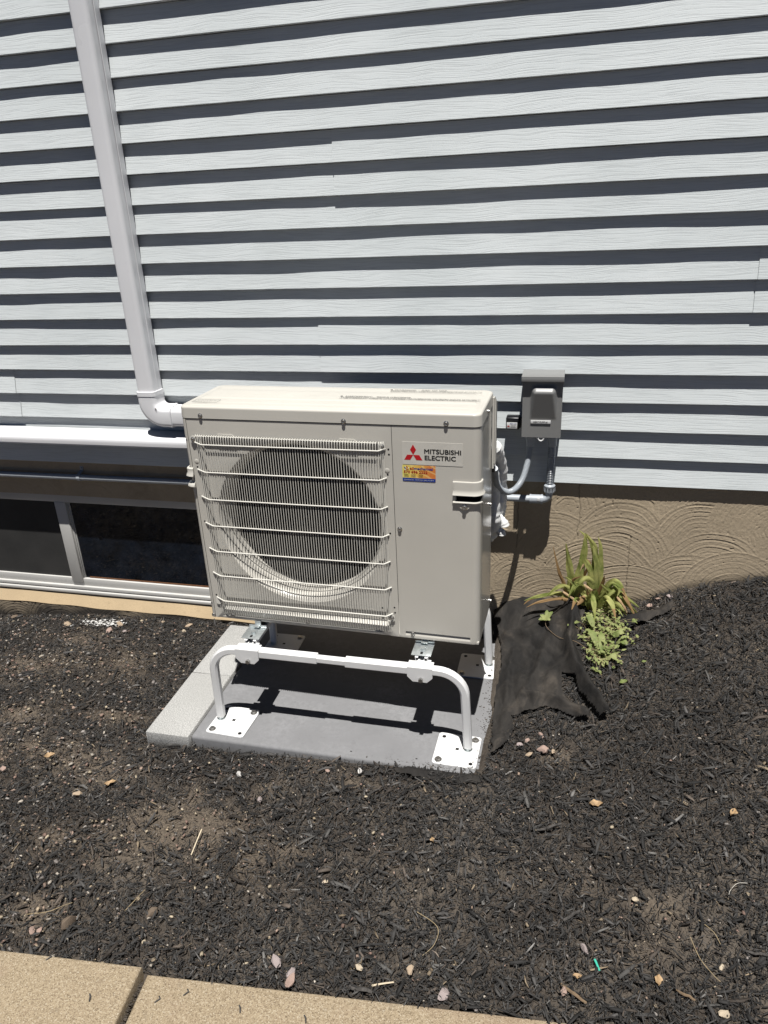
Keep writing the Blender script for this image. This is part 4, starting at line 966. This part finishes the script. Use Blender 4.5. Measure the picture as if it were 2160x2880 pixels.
v, q, c = crumbs(56000, 5, .0011, .0085, .24); me = arr_mesh('gravel', v, q, c)
tag(link_mesh('gravel', me, 'pebble'), 'fine gravel crumbs scattered through the mulch', kind='stuff')

PM = {}
for nm, c in dict(pink=(.36, .26, .215), rose=(.34, .285, .27), tan=(.40, .31, .22), cream=(.50, .42, .31), grey=(.26, .25, .235), white=(.56, .54, .51), brown=(.15, .115, .085), orange=(.36, .2, .12)).items():
    PM[nm] = flat(nm+'_stone', c, .9, 0, .25, 160, .2, .6, .0015, 260)
def stone(x, y, s, colr, label, group=None, shape=None, cat='stone', name='stone', sink=.25, sub=2, zoff=.010):
    i = random.randrange(8) if shape is None else shape; co, f = (PR2 if sub == 2 else PR)[i]
    key = f'stone_{colr}_{i}_{sub}'; me = bpy.data.meshes.get(key)
    if me is None:
        me = arr_mesh(key, co, f); me.shade_smooth(); me.set_sharp_from_angle(angle=rad(28)); me.materials.append(PM[colr])
    o = bpy.data.objects.new(name, me); COL.objects.link(o); o.scale = (s, s*random.uniform(.65, .95), s*random.uniform(.8, 1.1)); o.rotation_euler = (random.uniform(-.3, .3), random.uniform(-.3, .3), random.uniform(0, 6.28))
    o.location = (x, y, float(gz(x, y))+zoff+s*(.6-sink)*.5); return tag(o, label, cat, group)
G1 = 'larger stones lying in the mulch'
for a in ((1.158, -.03, .013, 'pink', 'pink angular stone on the mulch below the fabric, above a larger pink one'),
          (1.165, -.087, .019, 'pink', 'largest pink stone on the mulch just in front of the black fabric'),
          (1.112, -.055, .012, 'pink', 'pink stone leaning beside the lower end of the black fabric, in a cluster'),
          (1.092, -.072, .012, 'rose', 'dusty pink stone next to the right front foot plate, in a cluster'),
          (1.123, -.115, .014, 'tan', 'tan stone half buried in front of the pink stone cluster'),
          (1.557, .575, .013, 'pink', 'pink stone against the foundation to the right of the iris'),
          (1.598, .570, .012, 'rose', 'grey pink stone by the foundation at the foot of the mulch mound'),
          (1.525, .55, .014, 'pink', 'pink stone lying by the dried iris leaves near the wall'),
          (.592, -.253, .013, 'white', 'white chalky stone in front of the middle of the pad'),
          (.378, -.264, .009, 'tan', 'small tan stone in front of the pad, left of a pinkish one'),
          (.487, -.267, .009, 'pink', 'small pinkish stone close to the front edge of the pad'),
          (.195, -.317, .011, 'white', 'white stone in the mulch in front of the left foot plate'),
          (.307, -.405, .013, 'rose', 'flat rose stone alone in the mulch below the pad'),
          (.548, -.895, .019, 'rose', 'large pale mauve stone near the sidewalk edge'),
          (.596, -.912, .016, 'rose', 'mauve stone beside the large pale one near the sidewalk'),
          (.601, -.932, .018, 'pink', 'half buried pink stone touching the sidewalk edge'),
          (.882, -.851, .015, 'tan', 'round tan stone near the sidewalk edge under the middle of the bed'),
          (.757, -.869, .011, 'cream', 'cream stone left of the round tan stone near the sidewalk'),
          (.603, -.657, .010, 'cream', 'cream pebble in the middle of the bed below the pad'),
          (.970, -.890, .020, 'rose', 'broad brownish stone at the right stretch of the sidewalk edge'),
          (1.294, -.719, .013, 'rose', 'flat mauve stone above the teal scrap'),
          (1.423, -.568, .012, 'cream', 'blocky cream stone by a patch of bare soil on the right'),
          (1.599, -.814, .015, 'cream', 'cream stone at the lower right corner of the bed'),
          (1.606, -.708, .010, 'cream', 'light cream pebble on the right side of the bed near a bark strip'),
          (1.246, -.829, .011, 'pink', 'pink stone above the right stretch of the sidewalk'),
          (-.308, -.48, .016, 'tan', 'flat tan stone left of the orange tan dried leaf'),
          (.162, -.826, .017, 'brown', 'round brown stone near the corner of the sidewalk slabs'),
          (-.039, -.896, .026, 'brown', 'large dark clod of earth in the mulch above the left sidewalk slab'),
          (-.131, -.936, .012, 'pink', 'pink stone at the left sidewalk slab, beside another'),
          (-.109, -.937, .011, 'pink', 'rosy stone just right of its twin above the left sidewalk slab'),
          (-.648, -.418, .014, 'pink', 'pink stone at the left side of the bed'),
          (-1.059, .513, .017, 'tan', 'tan stone in the mulch below the basement window screen'),
          (-.780, .525, .021, 'tan', 'big tan stone beside the white mortar crumbs'),
          (-.805, .470, .018, 'pink', 'pink stone in front of the white mortar crumbs'),
          (-1.407, .575, .018, 'brown', 'brown stone at the foot of the wall below the left pane'),
          (-.581, .565, .012, 'tan', 'small tan stone against the wall right of the mortar crumbs'),
          (-.440, .550, .018, 'tan', 'tan stone near the wall beside the rear paver'),
          (-.443, .505, .013, 'cream', 'cream stone in front of a tan one beside the rear paver'),
          (-.726, .475, .012, 'rose', 'rose stone right of the mortar crumbs'),
          (1.199, -.095, .010, 'tan', 'tan pebble right of the pink stone cluster')):
    stone(a[0], a[1], a[2]*1.05, a[3], a[4], G1)
# white mortar crumbs by the wall
r_ = np.random.default_rng(8); VV, QQ = [], []; off = 0
for i in range(170):
    x = -.885+r_.normal(0, .055); y = .53+r_.normal(0, .016); s = .0025+.007*r_.random()**2.5; co, f = PR[i % 8]
    VV.append(co*s+(x, min(y, .595), float(gz(x, y))+.012+.006*r_.random())); QQ.append(f+off); off += len(co)
tag(link_mesh('mortar_crumbs', arr_mesh('mortar_crumbs', np.concatenate(VV), np.concatenate(QQ)), 'mortar'), 'heap of white mortar crumbs at the foot of the wall under the window', 'mortar crumbs', kind='stuff')

# ================================================================== WEED FABRIC
def polyd(x, y, pl):
    """distance to polyline and parameter"""
    best = np.full(x.shape, 9.)
    for (x0, y0), (x1, y1) in zip(pl, pl[1:]):
        dx, dy = x1-x0, y1-y0; t = np.clip(((x-x0)*dx+(y-y0)*dy)/(dx*dx+dy*dy), 0, 1); best = np.minimum(best, np.hypot(x-x0-t*dx, y-y0-t*dy))
    return best
RIDGES = [([(1.225,.53),(1.245,.467),(1.238,.341),(1.262,.223),(1.31,.111),(1.36,.035)], .052, .019), ([(1.30,.03),(1.235,.085),(1.187,.12),(1.09,.155)], .026, .016),
          ([(1.0,.47),(1.08,.46),(1.16,.49),(1.22,.47)], .022, .016), ([(1.03,.40),(1.02,.25),(1.03,.12)], .010, .012), ([(1.15,.40),(1.13,.28),(1.09,.18)], .012, .014), ([(1.25,.58),(1.255,.50),(1.275,.43)], .036, .012), ([(1.02,.05),(1.03,-.06)], .008, .012)]
def fabric(name, poly, parent, up=.016, ridges=RIDGES, hole=None):
    P = np.array(poly); xs = np.arange(P[:, 0].min(), P[:, 0].max()+.004, .004); ys = np.arange(P[:, 1].min(), P[:, 1].max()+.004, .004)
    X, Y = np.meshgrid(xs, ys); Xw = X+.006*(vnoise(X*40, Y*40, 1)-.5); Yw = Y+.006*(vnoise(X*40+9, Y*40, 2)-.5)
    Z = gz(X, Y)+up+.018*(vnoise(X*13, Y*9, 41)-.5)+.011*(vnoise(X*30, Y*17, 42)-.5)+.0022*(vnoise(X*90, Y*90, 43)-.5)
    Z += .009*np.abs(np.sin((X*1.0+Y*.35)*55+4*vnoise(X*7, Y*7, 44)))*vnoise(X*8, Y*8, 45)
    for pl, h, s in ridges: Z += h*np.exp(-(polyd(X, Y, pl)/s)**2)
    Z = np.where(X < .992, np.maximum(Z, -.352), Z)
    m = inpoly((X+.002).ravel(), (Y+.002).ravel(), poly).reshape(X.shape); i = np.arange(X.size).reshape(X.shape)
    q = np.stack([i[:-1, :-1], i[:-1, 1:], i[1:, 1:], i[1:, :-1]], -1)[m[:-1, :-1]]
    used = np.unique(q); mp = np.full(X.size, -1); mp[used] = np.arange(len(used))
    me = arr_mesh(name, np.stack([Xw, Yw, Z], -1).reshape(-1, 3)[used], mp[q]); me.shade_smooth()
    return solid(link_mesh(name, me, 'fabric', parent), .0015)
fb = fabric('weed_fabric', FAB, None)
tag(fb, 'crumpled black weed barrier fabric laid bare on the slope between the pad and the iris', 'weed fabric')
fb2 = fabric('weed_fabric', STRIP, None, .012, [([(1.40,.47),(1.5,.485),(1.6,.515)], .012, .018)])
tag(fb2, 'strip of black weed fabric poking out of the mulch to the right of the weeds', 'weed fabric')
fb3 = fabric('weed_fabric', [(.70,-.232),(.80,-.218),(.99,-.215),(.985,-.245),(.85,-.265),(.72,-.25)], None, .010, [([(.72,-.24),(.97,-.23)], .006, .012)])
tag(fb3, 'narrow flap of weed fabric sticking out along the front edge of the pad', 'weed fabric')

# ================================================================== PLANTS
def blade(path, wmax, mat, parent, fold=.35, face=(0, -1, .35), dry=0., name='leaf', prof=None):
    P = smooth_path(path, 6); bm = bmesh.new(); lay = bm.verts.layers.float.new('tip'); n = len(P)-1; rows = []
    for i, p in enumerate(P):
        t = (P[min(i+1, n)]-P[max(i-1, 0)]).normalized(); u = i/n
        wd = wmax*(prof(u) if prof else (.55+.45*min(1, u*4))*max(.02, 1-u**2.6)**.9); s = t.cross(Vector(face)); 
        s = s.normalized() if s.length > 1e-4 else Vector((1, 0, 0)); nn = s.cross(t).normalized(); row = []
        for a, b in ((-1, 0), (-.5, fold*.6), (0, fold), (.5, fold*.6), (1, 0)):
            v = bm.verts.new(p+s*(a*wd*(.5+.05*math.sin(u*17+a*3)))+nn*(b*wd*.22+.10*wd*math.sin(u*13+a*4+wmax*900))); v[lay] = max(0, u-.35)*.9+dry; row.append(v)
        rows.append(row)
    for a, b in zip(rows, rows[1:]):
        for j in range(4): bm.faces.new((a[j], a[j+1], b[j+1], b[j]))
    return obj(name, bm, mat, parent, 60)
iris = empty('iris_plant', (0, 0, 0), 'iris clump with green sword leaves and dried brown tips against the foundation', 'plant')
LV = [([(1.221,.54,-.134),(1.234,.54,-.053),(1.222,.54,.034),(1.206,.54,.119)],.026,0),([(1.242,.536,-.124),(1.262,.536,-.005),(1.275,.536,.094),(1.273,.536,.168)],.026,0),
([(1.332,.532,-.074),(1.32,.532,.035),(1.306,.532,.114),(1.275,.532,.167)],.024,.05),([(1.326,.528,-.09),(1.326,.528,.021),(1.315,.528,.085),(1.303,.528,.121)],.022,0),
([(1.248,.53,-.12),(1.263,.53,-.018),(1.266,.53,.037),(1.258,.53,.059)],.022,.1),([(1.295,.525,-.11),(1.304,.525,-.001),(1.287,.525,.046),(1.279,.525,.07)],.020,0),
([(1.283,.54,-.14),(1.227,.525,-.068),(1.189,.51,-.052),(1.143,.5,-.095)],.018,.05),([(1.248,.54,-.12),(1.19,.525,-.091),(1.114,.51,-.101),(1.061,.5,-.12)],.014,.0),
([(1.23,.54,-.14),(1.207,.525,-.047),(1.186,.51,.014),(1.160,.5,.122)],.012,.75),([(1.331,.54,-.14),(1.28,.525,-.075),(1.245,.51,-.036),(1.21,.5,-.001)],.018,.1),
([(1.345,.54,-.14),(1.311,.525,-.039),(1.281,.51,-.011),(1.246,.5,-.053)],.022,0),([(1.349,.54,-.10),(1.384,.525,-.021),(1.411,.51,-.027),(1.432,.5,-.064)],.018,.4),
([(1.438,.54,-.164),(1.399,.525,-.103),(1.367,.51,-.053),(1.342,.5,-.023)],.021,0),([(1.364,.54,-.14),(1.388,.525,-.076),(1.429,.51,-.075),(1.485,.5,-.11)],.019,.1),
([(1.395,.54,-.163),(1.42,.525,-.073),(1.434,.51,-.086),(1.47,.5,-.145)],.019,.0),([(1.319,.54,-.159),(1.296,.525,-.096),(1.268,.51,-.112),(1.24,.5,-.135)],.018,.6),
([(1.394,.54,-.151),(1.407,.525,-.074),(1.386,.51,-.057),(1.356,.5,-.098)],.017,.0),([(1.339,.54,-.168),(1.33,.525,-.109),(1.299,.51,-.076),(1.292,.5,-.043)],.016,.5),
([(1.29,.545,-.15),(1.275,.53,-.06),(1.25,.51,-.04),(1.225,.49,-.085)],.019,.1),([(1.34,.53,-.15),(1.36,.50,-.08),(1.385,.47,-.09),(1.40,.44,-.135)],.019,.3),
([(1.30,.53,-.14),(1.31,.49,-.07),(1.32,.45,-.09),(1.325,.42,-.135)],.018,.1),([(1.36,.545,-.15),(1.40,.50,-.10),(1.44,.47,-.13)],.017,.0),
([(1.27,.53,-.13),(1.255,.49,-.09),(1.24,.46,-.12)],.016,.55),([(1.31,.54,-.15),(1.345,.505,-.03),(1.35,.49,.02)],.012,.75),([(1.25,.535,-.13),(1.235,.51,-.03),(1.27,.49,.01)],.011,.7)]
rl = random.Random(12)
for i in range(16):
    pts, wd_i, dry = LV[rl.randrange(len(LV))]; o = Vector((rl.uniform(-.03, .03), rl.uniform(-.02, .03), rl.uniform(-.02, .01)))
    LV.append(([Vector(p)+o*(.4+.6*j/3)+Vector((rl.uniform(-.02, .02), 0, rl.uniform(-.025, .01)))*j/3 for j, p in enumerate(pts)], wd_i*rl.uniform(.45, .8), rl.choice([0, .1, .3, .75])))
for pts, wd, dry in LV: blade(pts, wd*1.28, 'iris', iris, .35, (random.uniform(-.4, .4), -1, .35), dry)
for pts in ([(1.205,.505,-.07),(1.235,.495,-.085),(1.265,.485,-.10)],[(1.28,.50,-.03),(1.31,.49,-.045),(1.33,.48,-.03)],[(1.40,.48,-.06),(1.425,.47,-.09),(1.44,.47,-.12)],[(1.27,.51,.03),(1.275,.50,.055),(1.262,.49,.03)]):
    blade(pts, .011, 'dry', iris, .9, (.6, -1, .2), 0, 'dried_leaf', lambda u: .25+.75*math.sin(math.pi*min(1, u+.1))*(.7+.3*math.sin(u*11)))
wd = empty('weed_clump', (0, 0, 0), 'tangle of small leafy weeds growing through the gap in the fabric below the iris', 'weeds')
WP = [(1.28,.52),(1.42,.55),(1.42,.454),(1.44,.36),(1.39,.245),(1.335,.225),(1.298,.327),(1.28,.43)]
bs = bmesh.new(); rw = random.Random(5); stems = []
def in_weed(x, y): return bool(inpoly(np.array([x]), np.array([y]), WP)[0])
while len(stems) < 210:
    x, y = rw.uniform(1.28, 1.44), rw.uniform(.22, .55)
    if not in_weed(x, y): continue
    z = float(gz(x, y)); a = rw.uniform(0, 6.28); L = rw.uniform(.03, .085)
    p = [(x, y, z), (x+L*.25*math.cos(a), y+L*.25*math.sin(a), z+L*.5), (x+L*.75*math.cos(a), y+L*.75*math.sin(a)-.01, z+L*.72)]
    stems.append(p); tube(bs, smooth_path(p, 3), .0009, 5, (1, 0, 0), lambda u, i: 1-.6*u)
obj('stem', bs, 'straw', wd)
pl_leaf = lambda u: max(.03, math.sin(math.pi*min(1, .08+u*.92)))**.8
nleaf = 0
for p in stems:
    for k in range(rw.randint(2, 3)):
        t = rw.uniform(.35, 1); b = Vector(p[0]).lerp(Vector(p[2]), t); a = rw.uniform(0, 6.28); L = rw.uniform(.009, .024)
        c = b+Vector((math.cos(a)*L*.5, math.sin(a)*L*.5, rw.uniform(0, .5)*L)); d = b+Vector((math.cos(a)*L, math.sin(a)*L, rw.uniform(-.2, .5)*L))
        blade([b, c, d], L*.45, 'weed', wd, .3, (0, -.2, 1), rw.choice([0, 0, 0, .25]), 'leaf', pl_leaf); nleaf += 1
for b, d in (((1.335, .30, -.17), (1.30, .36, -.135)), ((1.35, .28, -.18), (1.345, .36, -.14)), ((1.40, .34, -.17), (1.435, .31, -.155)), ((1.39, .36, -.16), (1.425, .36, -.14)), ((1.32, .40, -.15), (1.295, .45, -.125)), ((1.36, .27, -.2), (1.40, .26, -.18))):
    m_ = Vector(b).lerp(Vector(d), .5)+Vector((0, 0, .012)); blade([b, m_, d], .024, 'weed', wd, .3, (0, -.4, 1), 0, 'leaf', pl_leaf)
vn = empty('vine_sprig', (0, 0, 0), 'thin vine sprig with a few light green leaves trailing over the black fabric', 'vine')
vp = [(x, y, float(gz(x, y))+h) for x, y, h in ((1.31, .30, .03), (1.26, .335, .05), (1.22, .375, .035), (1.185, .41, .03), (1.150, .455, .035), (1.148, .47, .05))]
bm = bmesh.new(); tube(bm, smooth_path(vp, 5), .0012, 5, (1, 0, 0)); obj('stem', bm, 'twig', vn)
for dx, dy, dz in ((.018, .012, .022), (-.018, .008, .010), (.002, .022, .020), (-.012, -.010, .004), (.012, -.012, .006), (-.022, -.004, .0)):
    b = Vector(vp[-1]); d = b+Vector((dx, dy, dz))*1.3; blade([b, b.lerp(d, .5)+Vector((0, 0, .004)), d], .016, 'weed', vn, .3, (0, -.4, 1), 0, 'leaf', pl_leaf)

# ================================================================== LOOSE LITTER
def litter_leaf(x, y, s, mat, label, name='dried_leaf', cat='leaf', rz=0, n=5):
    r = random.Random(int((x+5)*1000)); bm = bmesh.new(); g = []
    for i in range(n+1):
        row = []
        for j in range(n):
            u, v = i/n*2-1, j/(n-1)*2-1; wdt = max(.12, (1-u*u)**.6)*(1+.3*math.sin(u*7+r.random()*3)); row.append(bm.verts.new((u*s, v*s*.62*wdt, s*.35*abs(v)+r.uniform(0, .28)*s)))
        g.append(row)
    for i in range(n):
        for j in range(n-1): bm.faces.new((g[i][j], g[i][j+1], g[i+1][j+1], g[i+1][j]))
    o = solid(obj(name, bm, mat, None, 60), .0006); o.location = (x, y, float(gz(x, y))+.014); o.rotation_euler = (random.uniform(-.2, .2), random.uniform(-.2, .2), rz); tag(o, label, cat, 'dry leaves fallen on the mulch')
litter_leaf(-.218, -.424, .019, 'dry', 'curled orange tan dried leaf on the mulch left of the pale stick', rz=.4)
litter_leaf(1.326, -.295, .020, 'dry', 'crumpled tan dried leaf on the mulch below the fabric', rz=.2)
litter_leaf(1.695, -.292, .016, 'dry', 'curled dried leaf on the right side of the bed', rz=1)
litter_leaf(.873, -.480, .010, 'dry', 'tiny orange brown curled leaf in the middle of the bed', rz=2)
litter_leaf(-.52, -.336, .018, 'dry', 'dried leaf scrap on the left of the bed near the paver', rz=.8)
litter_leaf(1.461, -.767, .013, 'dry', 'thin tan leaf scrap on the lower right of the bed', rz=1.5)
litter_leaf(1.277, -.79, .011, 'dry', 'small curled leaf scrap below the teal scrap', rz=.2)
litter_leaf(1.42, .17, .016, 'weed', 'fresh green leaf lying alone on the mulch right of the fabric', rz=.5)
litter_leaf(1.49, .26, .009, 'weed', 'tiny green leaf lying on the mulch near the fabric strip', rz=.5)
def stickobj(name, pts, r, mat, label, cat, group=None, n=7, flat_=1.):
    P = [(x, y, float(gz(x, y))+h) for x, y, h in pts]; bm = bmesh.new(); prof = [(a, b*flat_) for a, b in circ(r, n)]
    sweep(bm, prof, smooth_path(P, 5) if len(P) > 2 else P, (0, 0, 1), scale=lambda u, i: 1-.25*u); tag(obj(name, bm, mat), label, cat, group)
stickobj('wooden_stick', [(.176, -.5505, .018), (.1815, -.595, .0185), (.187, -.641, .017)], .0022, 'wood', 'pale straight wooden stick lying on bare soil in the mulch', 'stick')
stickobj('teal_scrap', [(1.318, -.742, .017), (1.329, -.768, .017)], .0030, 'teal', 'teal plastic scrap on the mulch at the lower right', 'scrap', None, 6, .5)
GS = 'dry stalks and twigs on the mulch'
stickobj('dry_stalk', [(-.175, -.90, .014), (-.12, -.885, .018), (-.085, -.86, .02), (-.07, -.845, .016)], .0009, 'straw', 'thin bent straw stalk above the left sidewalk slab', 'stalk', GS, 5)
stickobj('dry_stalk', [(.09, -.84, .015), (.105, -.80, .02), (.11, -.77, .015)], .0009, 'straw', 'short straw stalk left of the round brown stone', 'stalk', GS, 5)
stickobj('dry_stalk', [(.87, -.70, .015), (.93, -.735, .022), (.93, -.78, .02), (.905, -.81, .014)], .0009, 'straw', 'curved straw stalk in the middle of the bed', 'stalk', GS, 5)
stickobj('dry_stalk', [(1.545, -.645, .014), (1.56, -.70, .02), (1.585, -.735, .02), (1.60, -.745, .015)], .0009, 'straw', 'long curved straw stalk at the lower right', 'stalk', GS, 5)
stickobj('dry_stalk', [(1.57, -.60, .014), (1.60, -.63, .02), (1.615, -.66, .014)], .0009, 'straw', 'straw stalk above the long curved one', 'stalk', GS, 5)
stickobj('dry_stalk', [(1.70, -.49, .018), (1.675, -.495, .02), (1.655, -.515, .018), (1.65, -.53, .014)], .0008, 'bleached', 'whitish hooked stalk on the right side of the bed', 'stalk', GS, 5)
stickobj('dry_stalk', [(.80, -.905, .014), (.825, -.898, .018), (.85, -.888, .016)], .0022, 'wood', 'pale splinter near the sidewalk edge', 'splinter', GS, 5)
GB = 'large bark pieces lying on the mulch'
for i, (x, y, L, a, wd_, lab) in enumerate(((1.195, -.385, .075, .35, .008, 'long grey bark strip in the mulch below the dried tan leaf'), (.66, -.335, .040, .5, .006, 'dark bark stick below the front of the pad'), (1.26, -.64, .055, .6, .008, 'broad bark strip in the mulch above the mauve stone'),
        (1.70, -.665, .075, -.15, .007, 'dark bark strip near the lower right edge of the bed'), (.85, -.46, .035, -.9, .010, 'leaf shaped dark bark piece in the middle of the bed'), (1.30, .0, .045, .1, .007, 'dark bark piece on the mulch just below the fabric'), (.775, -.92, .060, -.1, .010, 'thick dark bark piece touching the sidewalk edge'), (1.27, -.83, .070, -.6, .008, 'brown bark strip with a tan end at the lower right'),
        (.79, -.72, .030, .1, .009, 'grey square ended bark chip in the middle of the bed'), (1.70, -.42, .055, -1.0, .009, 'weathered bark strip at the right side of the bed'), (.52, -.355, .05, .2, .006, 'narrow bark strip in front of the pad'), (1.52, -.79, .045, -.5, .007, 'tan sided bark strip at the lower right'))):
    r = random.Random(i); bm = bmesh.new(); n = 6; P = []
    for k in range(n+1):
        u = k/n-.5; P.append((x+u*L*math.cos(a)+r.uniform(-1, 1)*.002, y+u*L*math.sin(a)+r.uniform(-1, 1)*.002, float(gz(x+u*L*math.cos(a), y+u*L*math.sin(a)))+.017+.004*math.sin(u*5)))
    sweep(bm, [(-wd_*.5, -.0012), (-wd_*.2, .0014), (wd_*.25, .0018), (wd_*.5, -.0006), (0, -.003)], P, (0, 0, 1), scale=lambda u, i: .55+.6*math.sin(math.pi*(u*.8+.1)))
    me_o = obj('bark_piece', bm, 'twig' if i in (7, 11) else None, None, 30)
    if i not in (7, 11):
        me_o.data.materials.append(M['bark'] if 'bark' in M else M.setdefault('bark', flat('weathered_bark', (.062, .057, .052), .75, 0, .5, 90, .35, .7, .002, 260)))
    tag(me_o, lab, 'bark', GB)
# debris in the sidewalk joint and on the slabs
def joint():
    r = np.random.default_rng(77); VV, QQ = [], []; off = 0
    for i in range(420):
        t = r.random(); x = .233+.11*t*.6+r.normal(0, .005); y = edge_y(.23)-.02-.36*t; co, f = PR[i % 8]; s = .0015+.004*r.random()**2
        x = .2325+(.114/1.25)*(edge_y(.232)-y)+r.normal(0, .0045)
        VV.append(co*s*np.array([1.6, .7, .7])+(x, y, -.432+.012*r.random())); QQ.append(f+off); off += len(co)
    tag(link_mesh('joint_debris', arr_mesh('joint_debris', np.concatenate(VV), np.concatenate(QQ)), 'soil'), 'dark debris filling the joint between sidewalk slabs', kind='stuff')
joint()
for i, (x, y) in enumerate(((-.02, -1.0), (.50, -1.01), (.36, -1.0), (.66, -1.0), (.30, -1.03), (.14, -1.07))):
    bm = bmesh.new(); zt = -.396 if x < .22 else -.413
    sweep(bm, [(-.0022, 0), (0, .0016), (.0022, 0)], [(x, y, zt), (x+.006, y-.006, zt+.002), (x+.010*(1 if i % 2 else -.3), y-.017, zt+.0005)], (0, 0, 1), scale=lambda u, i: 1-.5*abs(u-.4)); o = obj('bark_chip', bm, None, None, 30); o.data.materials.append(M['bark'])
    tag(o, ('dark chip on the left sidewalk slab near its edge', 'crooked dark chip on the right sidewalk slab', 'dark chip on the right sidewalk slab near the joint', 'dark chip farthest right on the sidewalk', 'small dark chip beside the sidewalk joint', 'dark chip near the bottom of the left sidewalk slab')[i], 'bark', 'dark chips on the sidewalk')
